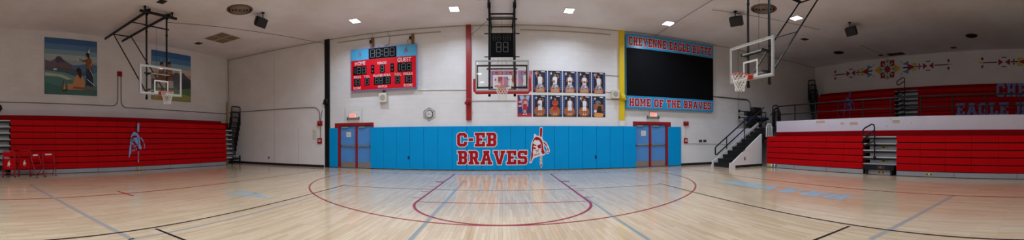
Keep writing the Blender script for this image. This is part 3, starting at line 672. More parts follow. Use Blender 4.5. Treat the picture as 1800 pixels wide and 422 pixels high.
poster(2.1, 4.07, 7.43, 10.42, 'red', 'down', JR, 'red and blue poster of a player in a red number 50 jersey, lower left corner', '50')
poster(-1.75, .1, 10.9, 13.75, 'pink', 'wave', JW, 'pink player poster seen through the middle backboard glass, left one')
poster(.2, 2.0, 10.9, 13.75, 'pink', 'ball', JW, 'pink player poster seen through the middle backboard glass, right of the other pink')
poster(2.2, 4.12, 10.9, 13.78, 'pink', 'down', JW, 'pink player poster right of the middle backboard, left of the navy upper row')

# ------------------------------------------------------------------ small wall fittings
def box_thing(name, label, cat, x, z, w_, h_, d, m, y=YF, rotz=0, extra=None, X=None):
    o = MB().box(-w_/2, -d, -h_/2, w_/2, 0, h_/2, m)
    if extra: extra(o, d)
    ob = o.build(name, None, (x, y, z), rotz, bevel=.02); return tag(ob, label, cat)
ALARM = mat('alarm_red', (150, 18, 24), .5, spec=.2)
def horn(o, d): o.box(-.16, -d-.01, .05, .16, -d, .22, paint((150, 120, 120))); o.disc(0, -.18, .16, .1, -d-.012, paint((90, 14, 18)))
def pull(o, d): o.box(-.2, -d-.06, -.12, .2, -d, .02, WHITE); o.box(-.22, -d-.02, .12, .22, -d, .2, WHITE)
box_thing('fire_alarm', 'red fire alarm horn high on the wall right of the right double door', 'fire alarm', 27.95, 6.7, .85, .62, .25, ALARM, extra=horn)
box_thing('pull_station', 'red fire pull station below the alarm horn right of the right double door', 'pull station', 27.9, 3.95, .6, .8, .2, ALARM, extra=pull)
box_thing('fire_alarm', 'red fire alarm horn left of the black wall post', 'fire alarm', -27.4, 6.9, .8, .75, .25, ALARM, 46.8, extra=horn)
box_thing('pull_station', 'red fire pull station left of the black wall post, beside the paper notice', 'pull station', -27.45, 4.15, .72, .85, .2, ALARM, 46.8, extra=pull)
box_thing('fire_alarm', 'red fire alarm on the left wall right of the painting with the mountain', 'fire alarm', XL, 14.6, .75, .75, .25, ALARM, 23.48, LEFT, extra=lambda o, d: o.box(-.25, -d-.02, -.3, .25, -d, -.05, paint((96, 14, 18))))
def lines(o, d):
    for k in range(9): o.box(-.36, -d-.004, -.72+k*.17, .36-.15*(k % 3), -d, -.68+k*.17, paint((120, 116, 120)))
box_thing('paper_notice', 'white paper notice on the wall left of the black wall post', 'notice', -28.45, 5.15, .9, 1.7, .01, PAPER, 46.8, extra=lines)
for x, s in ((30.75, 'left'), (31.6, 'right')): box_thing('switch_plate', 'dark %s switch plate of the pair between the right alarm and the stairs' % s, 'switch', x, 3.88, .62, .42, .06, paint((70, 74, 84)), extra=lambda o, d: o.box(-.06, -d-.04, -.1, .06, -d, .1, BLACK))
for x, z, l in ((-37.8, 1.2, 'dark wall outlet near the floor on the plaster wall left of the black post'), ):
    box_thing('wall_outlet', l, 'outlet', x, z, .22, .42, .05, paint((52, 48, 48)), 46.8, extra=lambda o, d: (o.box(-.05, -d-.01, .05, .05, -d, .14, BLACKM), o.box(-.05, -d-.01, -.14, .05, -d, -.05, BLACKM)))
for x, l in ((-13.15, 'dark outlet on the blue pads left of the red lettering'), (13.1, 'dark outlet on the blue pads right of the emblem')):
    box_thing('wall_outlet', l, 'outlet', x, 1.75, .24, .42, .05, paint((24, 34, 44)), YF-.265, extra=lambda o, d: (o.box(-.06, -d-.01, .05, .06, -d, .15, BLACKM), o.box(-.06, -d-.01, -.15, .06, -d, -.05, BLACKM)))
def arcp(c, r, a0, a1, ax, n=6):
    out = []
    for i in range(n+1):
        a = a0+(a1-a0)*i/n; out.append((c[0]+r*cos(a), c[1], c[2]+r*sin(a)) if ax == 'xz' else (c[0], c[1]+r*cos(a), c[2]+r*sin(a)))
    return out
def conduit(name, label, pts, r=.06, m=GREY_METAL, cat='conduit'): return tag(MB().tube(pts, r, m, 6).build(name), label, cat)
yc = 46.74
conduit('conduit', 'grey conduit along the plaster wall left of the black post, bending down to the alarm', [(XL+.1, yc, 9.62), (-30, yc, 9.55)]+arcp((-28.6, yc, 8.35), 1.15, pi/2, 0, 'xz')+[(-27.45, yc, 7.28)])
conduit('conduit', 'short grey conduit between alarm horn and pull station left of the black post', [(-27.3, yc, 6.5), (-27.3, yc, 4.6)])
conduit('conduit', 'thin black wire beside the conduit bend left of the black post', [(-27.0, yc, 9.0), (-27.1, yc, 8.4), (-27.3, yc, 7.3)], .04, BLACK, 'wire')
xw = XL+.08
conduit('conduit', 'grey conduit on the left wall from the front edge up to the red alarm', [(xw, -4, 9.78), (xw, 21.8, 9.62)]+arcp((xw, 22.2, 10.6), .98, -pi/2, 0, 'yz')+[(xw, 23.2, 14.25)])
conduit('conduit', 'grey conduit on the left wall from the red alarm to the back corner pipe', [(xw, 23.75, 14.25)]+arcp((xw, 24.7, 10.4), .95, pi, 3*pi/2, 'yz')+[(xw, 46.5, 9.36)])
conduit('standpipe', 'tan vertical pipe in the corner behind the left bleachers', [(XL+.25, 46.2, 0), (XL+.25, 46.2, 11.6)], .17, BRASS, 'pipe')
conduit('conduit', 'thin seam pipe running up the corner above the tan pipe', [(XL+.2, 46.5, 11.6), (XL+.2, 46.5, 20)], .06, paint((150, 140, 134)))
yc = YF-.07
conduit('conduit', 'white pipe along the front wall from scoreboard to the red post', [(-11.8, yc, 11.35), (-4.9, yc, 11.2)], .07, WHITE)
conduit('conduit', 'grey pipe on the front wall behind the lower posters', [(-4.3, yc, 9.62), (1.9, yc, 9.6)], .04, paint((160, 158, 162)))
conduit('conduit', 'upper thin pipe between the posters and the yellow post', [(14.7, yc, 13.5), (16.7, yc, 13.45)], .04, paint((160, 158, 162)))
conduit('conduit', 'middle thin pipe from the posters to the right wall speaker', [(14.7, yc, 11.05), (15.5, yc, 11.02)], .04, paint((160, 158, 162)))
conduit('conduit', 'lower thin pipe between the posters and the yellow post below the speaker', [(14.7, yc, 10.05), (16.7, yc, 10.0)], .04, paint((160, 158, 162)))
conduit('conduit', 'double grey conduit from the video board bending down toward the stairs', [(33.0, yc, 11.35), (40.6, yc, 11.3)]+arcp((40.6, yc, 10.3), 1., pi/2, 0, 'xz')+[(41.6, yc, 8.2)], .1)
conduit('conduit', 'grey conduit running from the right pull station to the stairs', [(28.25, yc, 3.55), (37.6, yc, 3.3)], .05, OFFWHITE)
conduit('conduit', 'vertical pipe on the front wall behind the stair pile', [(38.7, yc, 6.1), (38.7, yc, 19.9)], .07, paint((176, 170, 168)))
conduit('conduit', 'short vertical conduit between alarm horn and pull station right of the right door', [(27.8, yc, 6.4), (27.8, yc, 4.3)], .05, OFFWHITE)

# ------------------------------------------------------------------ basketball hoops (face -y; masts at y = 0)
def hoop(label, loc, rotz, back, front, brace_at, pad_m=None, midbar=False, header=-.5):
    h = thing('basketball_hoop', label, 'basketball hoop', loc, rotz)
    ms = MB()
    for x in (-1.45, 1.45):
        ms.tube([(x, 0, 9.45), (x, 0, 19.45)], .12, BLACK, 8)
        ms.cyl((x, 0, 9.2), (x, 0, 9.5), .15, BLACK); ms.cyl((x, 0, 17.2), (x, 0, 17.35), .16, BLACK)
    for z in (12.35, 18.05): ms.tube([(-1.75, .0, z), (1.75, .0, z)], .09, BLACK, 8)
    if pad_m: ms.tube([(-1.4, .0, 18.62), (1.4, .0, 18.62)], .1, BLACK, 8)
    ms.tube([(-1.5, -.05, 9.95), (1.5, -.05, 9.95)], .1, BLACK, 8)
    ms.build('mast', h)
    fr = MB()
    for x in (-1.45, 1.45):
        fr.bar((x, -front, 19.65), (x, back, 19.65), .22, .26, BLACK)
        fr.tube([(x, brace_at, 19.5), (x, .15, 10.1)], .085, BLACK, 7)
        fr.cyl((x, -.1, 19.25), (x, -.1, 19.9), .2, BLACK)
    fr.build('ceiling_beam', h)
    cb = MB().tube([(-2.6, header, 19.45), (2.6, header, 19.45)], .17, BLACK, 10)
    for x in (-1.95, 1.95): cb.cyl((x, header, 19.4), (x, header, ZC), .1, BLACK); cb.cyl((x, header, 19.95), (x, header, ZC), .17, BLACK)
    cb.build('header_pipe', h)
    MB().tube([(-1.45, min(3.7, back-.5), 19.55), (1.45, min(3.7, back-.5), 19.55)], .07, BLACK, 6).build('cross_brace', h); MB().tube([(-1.45, brace_at, 19.5), (1.45, brace_at, 19.5)], .08, BLACK, 6).build('cross_brace', h)
    if midbar:
        k = .5; MB().tube([(-1.45, brace_at*k, 10.1+9.4*k), (1.45, brace_at*k, 10.1+9.4*k)], .06, BLACK, 6).build('cross_brace', h)
    MB().tube([(0, .1, 18.05), (0, .05, 12.4)], .018, BLACK, 4).build('safety_cable', h)
    if pad_m:
        for x in (-.9, -.35, .35, .9): MB().tube([(x, .05, 13.55), (x*1.45, .05, 12.9)], .02, BLACK, 4).build('stay_wire', h)
    bb = MB(); f = -1.0
    for z0, z1 in ((9.65, 9.83), (12.97, 13.12)): bb.box(-3, f-.05, z0, 3, f+.12, z1, FRAME_AL)
    for x0 in (-3, 2.84): bb.box(x0, f-.05, 9.83, x0+.16, f+.12, 12.97, FRAME_AL)
    B = bb.build('backboard', h, bevel=.015)
    MB().box(-2.84, f, 9.83, 2.84, f+.05, 12.97, GLASS).build('glass_pane', B)
    q = MB(); t = .17; z0, z1, xw_ = 9.95, 11.45, 1.0; yq = f-.008
    q.box(-xw_, yq, z0, -xw_+t, f-.001, z1, WHITE).box(xw_-t, yq, z0, xw_, f-.001, z1, WHITE).box(-xw_+t, yq, z0, xw_-t, f-.001, z0+t, WHITE).box(-xw_+t, yq, z1-t, xw_-t, f-.001, z1, WHITE)
    for x0 in (-2.84, 2.74) if not pad_m else (): q.box(x0, yq, 9.83, x0+.1, f-.001, 12.97, WHITE)
    for zz in (9.83, 12.87) if not pad_m else (): q.box(-2.74, yq, zz, 2.74, f-.001, zz+.1, WHITE)
    q.build('target_square', B)
    gs = MB()
    for x in (-1.45, 1.45):
        for z in (10.3, 12.2):
            gs.box(x-.1, f+.12, z-.1, x+.1, 0, z+.1, BLACK)
    gs.bar((-2.85, f+.2, 12.55), (2.85, f+.2, 12.55), .16, .16, BLACK) if pad_m else gs.bar((-1.5, f+.2, 12.2), (1.5, f+.2, 12.2), .1, .12, FRAME_AL)
    gs.bar((-2.85, f+.2, 10.1), (2.85, f+.2, 10.1), .16, .2, BLACK) if pad_m else gs.bar((-1.5, f+.2, 10.2), (1.5, f+.2, 10.2), .1, .12, FRAME_AL)
    if pad_m:
        for x in (-2.75, 2.75): gs.bar((x, f+.2, 10.1), (x, f+.2, 12.55), .14, .14, BLACK)
    gs.build('glass_mount', h)
    if pad_m:
        p = MB(); prof = []
        p.tube([(-3.08, f+.02, 11.05), (-3.08, f+.02, 9.75), (-2.9, f+.02, 9.52), (2.9, f+.02, 9.52), (3.08, f+.02, 9.75), (3.08, f+.02, 11.05)], .15, pad_m, 8)
        p.build('edge_pad', h)
    r = MB().tube([(.75*cos(2*pi*k/28), f-1.25+.75*sin(2*pi*k/28), 10) for k in range(28)], .035, RIM, 6, True)
    r.box(-.42, f-.12, 9.72, .42, f-.02, 10.12, RIM); r.bar((-.3, f-.1, 9.95), (-.42, f-.62, 9.97), .1, .08, RIM); r.bar((.3, f-.1, 9.95), (.42, f-.62, 9.97), .1, .08, RIM)
    r.box(-.3, f-.5, 9.86, .3, f-.1, 10.02, RIM)
    R = r.build('rim', h)
    n = MB(); rows = [(.73, 9.97), (.68, 9.72), (.60, 9.46), (.52, 9.2), (.45, 8.96), (.42, 8.74), (.43, 8.52)]; K = 12
    P = lambda i, k: (rows[i][0]*cos(2*pi*(k+.5*(i % 2))/K), f-1.25+rows[i][0]*sin(2*pi*(k+.5*(i % 2))/K), rows[i][1])
    for i in range(len(rows)-1):
        for k in range(K):
            for dk in ((0, -1) if i % 2 == 0 else (0, 1)):
                n.tube([P(i, k), P(i+1, k+dk)], .022, CORD, 4)
    n.build('net', R)
    return h
RED_PAD = mat('red_edge_pad', (176, 16, 34), .45)
mh = hoop('middle basketball hoop with glass backboard and red edge padding in front of the front wall', (0, 39.2, 0), 0, 8.0, 3.2, 7.2, RED_PAD, header=-2.4)
hoop('left ceiling-hung basketball hoop with white framed glass backboard before the left paintings', (-35.2, 22.35, 0), LEFT, 12.2, .8, 9.2)
hoop('right ceiling-hung basketball hoop with white framed glass backboard near the stairs', (21.8, 23.6, 0), RIGHT, 7.8, .8, 7.6, midbar=True)

sc_ = thing('shot_clock', 'black shot clock box between the masts above the middle backboard', 'shot clock', (0, 39.2, 0)); y = -.5
MB().box(-1.25, -.5, 13.75, 1.3, -.12, 16.3, SCREEN).build('case', sc_, bevel=.02)
o = MB()
for x in (-.85, -.35, .3, .8): digit(o, x, 15.78, .34, .62, -.506, SEGD, A7)
for x in (-.36, .42): digit(o, x, 14.7, .58, 1.15, -.506, mat('unlit_segments_mid', (92, 96, 98), .5), A7)
o.disc(-.03, 15.9, .04, .04, -.506, SEGD, 8); o.disc(-.03, 15.65, .04, .04, -.506, SEGD, 8); o.build('digits', sc_)
o = MB()
for z in (13.68, 16.32): MB().bar((-2.0, -.2, z), (2.0, -.2, z), .1, .1, BLACK).build('mounting_rail', sc_)
# hoist cables
conduit('hoist_cable', 'thin hoist cable under the ceiling from the left hoop to the black post', [(-35.1, 23.8, 18.9), (-26.3, 46.8, 19.3)], .03, BLACK, 'cable')
conduit('hoist_cable', 'thin hoist cable under the ceiling from the right hoop to the video board', [(21.6, 25.2, 19.5), (22.4, 46.9, 19.85)], .03, BLACK, 'cable')
conduit('hoist_cable', 'thin hoist cable from the red post to the middle hoop mast', [(-4.2, 47.0, 18.7), (-1.5, 39.2, 18.0)], .03, BLACK, 'cable')
conduit('hoist_cable', 'long thin cable under the ceiling beside the big round right diffuser', [(24, 34.2, 19.95), (39, 29.4, 19.7)], .025, BLACK, 'cable')

# ------------------------------------------------------------------ telescopic bleachers (face -y, x from 0 to L)
BAND = paint((196, 170, 60))
def bleacher(label, loc, rotz, L, rows, depth, setback, aisle, end_treads=0., top_from=0., group=None, hide_below=0):
    b = thing('bleachers', label, 'bleachers', loc, rotz); z0 = .62; H = .8; top = z0+H*rows
    segs = [(0, aisle[0]), (aisle[1], L)] if aisle else [(0, L)]
    segs = [s for s in segs if s[1]-s[0] > .1]
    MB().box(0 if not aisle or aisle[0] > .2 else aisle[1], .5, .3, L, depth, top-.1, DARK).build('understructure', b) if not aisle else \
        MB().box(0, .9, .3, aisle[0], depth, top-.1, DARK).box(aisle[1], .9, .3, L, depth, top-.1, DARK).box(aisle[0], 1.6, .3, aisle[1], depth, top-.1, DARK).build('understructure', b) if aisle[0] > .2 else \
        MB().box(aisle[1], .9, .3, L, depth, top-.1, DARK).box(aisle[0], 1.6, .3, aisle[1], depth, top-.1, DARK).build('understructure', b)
    for k in range(rows):
        z = z0+H*k; yy = .035*k
        for a, c in segs:
            r = MB(); n = max(1, round((c-a)/2.95)); w_ = (c-a)/n
            for i in range(n): r.box(a+i*w_+.006, yy, z+.03, a+(i+1)*w_-.006, yy+1.2, z+H-.07, RED_SEAT)
            r.box(a, yy+.08, z-.05, c, yy+1.1, z+.03, BLACKM)
            r.build('seat_row', b, bevel=.05, seg=2)
    MB().box(0-top_from, setback, top-.35, L, depth, top+.62, RED_SHADED).build('rear_board', b, bevel=.02)
    kp = MB()
    for a, c in segs:
        kp.box(a, .1, .06, c, .16, z0-.03, GREY_PANEL); kp.box(a, .12, 0, c, .15, .06, BLACKM)
        n = max(1, round((c-a)/6.1))
        for i in range(1, n): kp.box(a+i*(c-a)/n-.02, .09, .06, a+i*(c-a)/n+.02, .1, z0-.03, BLACKM)
    kp.build('kick_panel', b)
    if aisle:
        a, c = aisle
        for k in range(rows):
            z = z0+H*k
            t = MB().box(a+.03, .12, z+H-.24, c-.03, 1.5, z+H-.1, GREY_TREAD); t.box(a+.03, .25, z+H-.48, c-.03, 1.5, z+H-.24, BLACKM); t.build('aisle_step', b, bevel=.015)  # black bar under the tread paints in the shade of the gap
            t = MB().box(a+.6, .75, z-.08, c-.1, .85, z+H-.48, mat('light_grey_riser', (186, 188, 198), .5))
            if k in (1, 3): t.box((a+c)/2-.2, .74, z+.1, (a+c)/2+.9, .75, z+.3, BAND); t.box((a+c)/2+.1, .735, z+.12, (a+c)/2+.4, .74, z+.28, BLACKM)
            t.build('aisle_riser', b)
        t = MB().box(a+.15, -.25, .62, c-.15, .6, 1.2, BLACK)
        for x in (a+.45, c-.65): t.box(x, -.2, .22, x+.25, .1, .62, BLACK); t.cyl((x+.02, -.05, .17), (x+.23, -.05, .17), .17, RUBBER, 12)
        t.box(a+.5, .1, .05, c-.5, .16, .6, GREY_PANEL); t.box((a+c)/2-.1, -.26, .75, (a+c)/2+.9, -.25, 1.1, paint((54, 40, 36))); t.box((a+c)/2+.2, -.265, .8, (a+c)/2+.45, -.26, 1.05, paint((96, 96, 104)))
        t.box((a+c)/2-.3, .08, .22, (a+c)/2+.7, .1, .42, BAND); t.box((a+c)/2-.15, .075, .25, (a+c)/2+.15, .08, .37, BLACKM); t.box((a+c)/2+.35, .075, .25, (a+c)/2+.6, .08, .37, BLACKM)
        t.build('step_carriage', b, bevel=.01)
    return b
def sticker(parent, x, z, y):
    o = MB().box(x-.45, y-.01, z-.1, x+.45, y, z+.12, BAND); o.box(x-.35, y-.015, z-.05, x-.08, y-.01, z+.05, BLACKM); o.box(x+.1, y-.015, z-.05, x+.36, y-.01, z+.05, BLACKM); o.box(x-.08, y-.015, z-.06, x+.1, y-.01, z+.07, LET_WHITE); o.build('warning_sticker', parent)
def handrail(parent, x, zb, zt, y, loops):
    o = MB()
    o.tube([(x, y, zb), (x, y, zt-.35)]+[(x-.1, y, zt-.08), (x-.35, y, zt), (x-1.3, y, zt-.45), (x-1.55, y, zt-.7), (x-1.55, y, zt-1.15), (x-1.4, y, zt-1.3), (x-1.2, y, zt-1.28), (x, y, zt-.72)], .085, BLACK, 8)
    for z in loops:
        o.tube([(x, y, z-.1), (x-.35, y, z), (x-1.3, y, z-.42), (x-1.6, y, z-.75), (x-1.6, y, z-1.1), (x-1.35, y, z-1.32), (x, y, z-.75)], .075, BLACK, 7)
    for z in (zb+.15, zb+1.6): o.cyl((x, y, z), (x, y, z+.3), .16, BLACK)
    o.build('aisle_handrail', parent)

LB = bleacher('long red telescopic bleachers along the left wall with folded seat rows and light blue emblem', (-43., 1.5, 0), LEFT, 40.1, 8, 4.7, 1.4, (0, 4.57), top_from=0)
o = MB(); IBLUE = mat('emblem_blue', (122, 160, 216), .5)
emblem(o, 24.1-1.5, .95, 6.0, -.025, None, IBLUE)
for lp in [_e(q) for q in ([(80,170),(90,140),(118,118),(128,140),(100,150)], [(70,230),(84,240),(84,290),(60,330)], [(100,170),(140,160),(150,240),(130,200)])]: o.flat([[(24.1-1.5+u*6, .95+v*6) for u, v in lp]], -.03, IBLUE)
o.build('painted_emblem', LB); sticker(LB, 24.35-1.5, .33, .09)
o = MB()
for k in range(7):
    z = .62+.8*k; o = MB(); o.box(40.15, .25+.02*k, z+.5, 41.7, 1.3, z+.7, GREY_TREAD); o.box(40.2, .35, z+.3, 41.65, 1.3, z+.5, BLACKM); o.box(40.25, 1.1, z-.2, 41.6, 1.2, z+.3, GREY_PANEL); o.build('end_step', LB)
o = MB(); o.box(40.15, 3.9, 6.3, 44.3, 4.65, 7.5, RED_SHADED); o.build('end_board', LB)

RB = bleacher('long red telescopic bleachers at right in front of the white balcony wall', (35.6, 36.85, 0), RIGHT, 41, 5, 2.4, 2.05, (16.34, 20.73))
handrail(RB, 17.95, 1.7, 5.95, .02, (4.75,)); sticker(RB, 36.85-12.2, .33, .09)
o = MB()
for x, w_, m in ((.5, .5, BAND), (1.0, .35, LET_WHITE), (1.35, .25, BLACKM), (1.65, .3, LET_WHITE), (1.9, .2, BLACKM)): o.box(x-w_/2, .06, .18, x+w_/2, .1, .56 if m is not BLACKM else .46, m)
o.build('warning_sticker', RB)
UB = bleacher('upper red telescopic bleachers on the balcony under the geometric mural', (57.5, 44.2, 6.0), RIGHT, 48, 8, 3.3, 1.2, (17.8, 22.4))
handrail(UB, 19.9, 1.6, 9.3, .02, (7.2, 5.4, 3.7))
o = MB(); emblem(o, 44.2-36., 1.75, 6.0, -.03, None, mat('emblem_blue_dim', (98, 112, 190), .5)); o.build('painted_emblem', UB)
o = MB(); UBL = mat('letter_blue', (104, 122, 186), .5)
varsity(o, 'CHEYENNE', 36.5, 5.2, 14.4, 2.25, -.04, UBL); varsity(o, 'EAGLE BUTTE', 29.5, 2.05, 19.4, 2.2, -.04, UBL); o.build('painted_lettering', UB)

# nested guard rails parked at the bleacher ends
def guard_rails(label, loc, rotz, n, z_top, z_bot, w_, dx, dy, dz, base=True, hh=3.3):
    g = thing('guard_rail_stack', label, 'guard rails', loc, rotz)
    for k in range(n):
        x = dx*k; y_ = dy*k; zt = z_top-dz*k; zb = max(z_bot, zt-hh)
        o = MB(); c = .3
        o.tube([(x, y_, zb), (x+.05, y_, zt-c), (x+c*.4, y_, zt-.06), (x+c, y_, zt), (x+w_-c, y_, zt), (x+w_-c*.4, y_, zt-.06), (x+w_, y_, zt-c), (x+w_, y_, zb)], .1, BLACK, 7)
        o.tube([(x, y_, zb+.1), (x+w_, y_, zb+.1)], .07, BLACK, 6); o.tube([(x+.05, y_, zt-.95), (x+w_, y_, zt-.95)], .06, BLACK, 6)
        m_ = int(w_/.4)
        for j in range(1, m_): o.tube([(x+w_*j/m_, y_, zb), (x+w_*j/m_, y_, zt)], .045, BLACK, 5)
        o.build('guard_rail', g)
    if base:
        o = MB().box(0, -.15, z_bot-.75, w_, dy*n, z_bot-.4, BLACK)
        for x in (.15, w_-.1): o.box(x-.1, -.1, .1, x+.1, .1, z_bot, BLACK); o.cyl((x-.08, 0, .15), (x+.08, 0, .15), .15, RUBBER)
        o.build('carriage', g)
    return g
guard_rails('tall stack of nested black guard rails at the far end of the left bleachers', (-43.8, 43.6, 0), LEFT, 7, 10.4, 1.5, 2.2, .06, .28, .95, hh=3.4)
guard_rails('stack of black guard rails at the far end of the upper balcony bleachers', (57.3, 46.4, 6.0), RIGHT, 5, 10.6, 1.2, 1.9, .1, .25, 1.0, hh=4.2, base=False)
guard_rails('nested black guard rails on the balcony edge between the staircase and the railing', (38.85, 38.75, 0), RIGHT, 3, 9.5, 6.05, 1.2, .05, .22, .5, hh=3.4, base=False)

# ------------------------------------------------------------------ balcony railing
rl = thing('balcony_railing', 'long black two-pipe railing on top of the white balcony wall', 'railing', (38.25, 0, 6.9))
o = MB().tube([(0, 38.6, 1.0), (0, 37.1, 2.3), (0, -6, 2.35)], .09, BLACK, 8); o.build('top_rail', rl)
o = MB().tube([(0, 38.2, 1.05), (0, -6, 1.08)], .07, BLACK, 7); o.build('middle_rail', rl)
for yy in (37.05, 33.5, 29.6, 25.75, 21.9, 18., 14.05, 10.2, 6.3, 2.4, -1.6): MB().tube([(0, yy, -.1 if yy < 37 else -6.8), (0, yy, 2.32)], .085, BLACK, 7).build('rail_post', rl)

# ------------------------------------------------------------------ stairs up to the balcony
st = thing('staircase', 'black stepped staircase between white sloping side walls climbing to the balcony', 'stairs', (30.5, 39., 0))
for k in range(10):
    x = .95+.95*(k-1) if k else 0.15
    MB().box(x, .3, 0 if k == 0 else .6*k-.02, x+1.25 if k < 9 else x+.6, 4.35, .6*(k+1)-.06, RUBBER).box(x-.06, .3, .6*(k+1)-.06, x+1.25 if k < 9 else x+.6, 4.35, .6*(k+1), BLACKM).build('step', st)
SW = mat('stair_wall_paint', (222, 220, 222), .5, vary=.04)
o = MB().plate([(0, .3), (6.2, .3), (6.2, 5.0), (.35, .75), (0, .75)], 0, .3, SW); o.build('near_side_wall', st, bevel=.02)
o = MB().plate([(0, .3), (9.6, .3), (9.6, 7.0), (.35, .95), (0, .95)], 4.35, 4.7, SW); o.plate([(-.1, 0), (1.2, 0), (1.2, .3), (-.1, .3)], 4.35, 4.7, SW); o.plate([(-.05, 0), (.9, 0), (.9, .3), (-.05, .3)], 0, .3, SW); o.build('far_side_wall', st, bevel=.02)
o = MB().box(.95, -.03, 0, 6.25, .3, .36, BLACKM); o.box(2.62, -.04, 1.05, 2.82, 0, 1.5, paint((70, 60, 56))); o.build('base_strip', st)
o = MB(); yy = 4.5; sl = 4.24/5.92
o.tube([(.54, yy, 1.8), (.54, yy, 2.8), (.66, yy, 3.0), (9.2, yy, 3.0+8.54*sl)], .11, BLACK, 7); o.tube([(.54, yy, 1.8), (.75, yy, 1.72), (9.2, yy, 1.72+8.45*sl)], .09, BLACK, 7)
for x in (2.77, 6.46, 9.2): o.tube([(x, yy, .7+x*.68), (x, yy, 3.0+(x-.66)*sl)], .08, BLACK, 7)
o.build('far_handrail', st)
o = MB(); yy = .15
o.tube([(.6, yy, 2.2), (.6, yy, 2.75), (.75, yy, 2.9), (6.6, yy, 6.9)], .07, BLACK, 7); o.tube([(2.5, yy, 2.2), (2.5, yy, 4.1)], .08, BLACK, 7); o.tube([(6.3, yy, 4.9), (6.3, yy, 9.0)], .1, BLACK, 7).tube([(2.8, yy, 2.4), (2.8, yy, 6.2), (6.9, yy, 9.2)], .08, BLACK, 7); o.tube([(.6, yy, 2.2), (6.3, yy, 6.15)], .05, BLACK, 6)
o.build('near_handrail', st)

# equipment parked on the landing at the top of the stairs
PY2 = 44.9
t = thing('duffel_bag', 'bulging black duffel bag lowest in the pile at the top of the stairs', 'bag', (40.35, PY2, 6.06))
MB().ell((0, 0, .62), 1.95, .75, .62, mat('black_cloth', (20, 20, 23), .85, bump=.6, bscale=12)).build('bag_body', t); MB().tube([(-.7, -.5, 1.0), (-.5, -.62, 1.32), (.4, -.62, 1.34), (.7, -.5, 1.0)], .05, BLACK, 6).build('bag_handle', t)
t = thing('folded_mat', 'crumpled navy blue mat lying across the pile at the top of the stairs', 'mat', (40.4, PY2, 7.3))
o = MB(); NVY = mat('navy_tarp', (26, 44, 84), .6, bump=.6, bscale=10)
for k, (dx, dz, rx) in enumerate(((-1.1, .3, 1.2), (.6, .42, 1.5), (1.6, .3, 1.1), (-.2, .62, 1.4), (2.6, .5, 1.1))): o.ell((dx, .05*k, dz), rx, .8, .34, NVY)
o.build('mat_fold', t)
for x, z, w_, d_, h_, l in ((39.15, 8.2, 1.35, .8, .75, 'lower black equipment case on the blue mat at the top of the stairs'), (40.95, 8.35, 1.7, 1., 1.4, 'taller black equipment case standing highest in the pile at the top of the stairs')):
    t = thing('equipment_case', l, 'case', (x, PY2+.1, z)); MB().box(-w_/2, -d_/2, 0, w_/2, d_/2, h_, mat('black_case', (22, 23, 27), .5)).build('case_shell', t, bevel=.06); MB().box(-w_/2+.2, -d_/2-.03, h_*.55, w_/2-.2, -d_/2, h_*.62, BLACKM).build('case_latch', t)
t = thing('landing_railing', 'two short black horizontal pipes with end plates beside the pile on the landing', 'railing', (38.3, 46.4, 0))
o = MB()
for z in (9.08, 7.95): o.tube([(0, 0, z), (6.5, 0, z)], .09, BLACK, 7); o.box(-.1, -.2, z-.24, .02, .2, z+.24, BLACK)
o.build('rail_pipe', t); MB().tube([(6.4, 0, 6.1), (6.4, 0, 9.1)], .09, BLACK, 7).build('rail_post', t); MB().tube([(3.2, 0, 6.1), (3.2, 0, 9.1)], .09, BLACK, 7).build('rail_post', t)
t = thing('folded_chair_stack', 'white slatted gate panel standing between the staircase and the right bleachers', 'gate', (37.35, 38.0, 4.5))
o = MB(); o.tube([(-.65, 0, 0), (-.6, 0, 1.6), (-.3, 0, 2.0), (.3, 0, 2.0), (.6, 0, 1.6), (.65, 0, 0)], .07, WHITE, 6)
for k in range(5): o.tube([(-.45+.22*k, 0, 0), (-.45+.22*k, 0, 1.9)], .035, WHITE, 5)
o.build('gate_slats', t); t.name = 'slatted_gate'

# ------------------------------------------------------------------ folding chairs at the left
def folded_chair(label, loc, rotz):
    c = thing('folding_chair', label, 'folding chair', loc, rotz, 'red folding chairs by the left bleachers')
    fr = MB().tube([(-.74, 0, .05), (-.72, .1, 2.3), (-.66, .12, 3.0), (-.5, .13, 3.12), (.5, .13, 3.12), (.66, .12, 3.0), (.72, .1, 2.3), (.74, 0, .05)], .06, RED_STEEL, 7)
    fr.tube([(-.62, .2, .05), (-.6, .2, 2.4)], .05, RED_STEEL, 6).tube([(.62, .2, .05), (.6, .2, 2.4)], .05, RED_STEEL, 6).tube([(-.7, .05, .55), (.7, .05, .55)], .04, RED_STEEL, 6).tube([(-.6, .2, .25), (.6, .2, .25)], .04, BLACK, 6)
    F = fr.build('frame', c)
    for x in (-.74, .74): MB().cyl((x, 0, 0), (x, 0, .12), .08, RUBBER, 8).build('foot_cap', F)
    MB().box(-.62, .0, 2.42, .62, .1, 3.0, RED_SEAT).build('backrest', c, bevel=.05)
    o = MB().plate([(-.5, .95), (.5, .95), (.66, 1.1), (.66, 2.1), (.55, 2.22), (-.55, 2.22), (-.66, 2.1), (-.66, 1.1)], -.1, .05, RED_SEAT).build('seat', c, bevel=.04)
    e = MB(); emblem(e, 0, 1.22, .78, -.108, mat('emblem_white', (206, 204, 206), .5), None); e.build('seat_emblem', o)
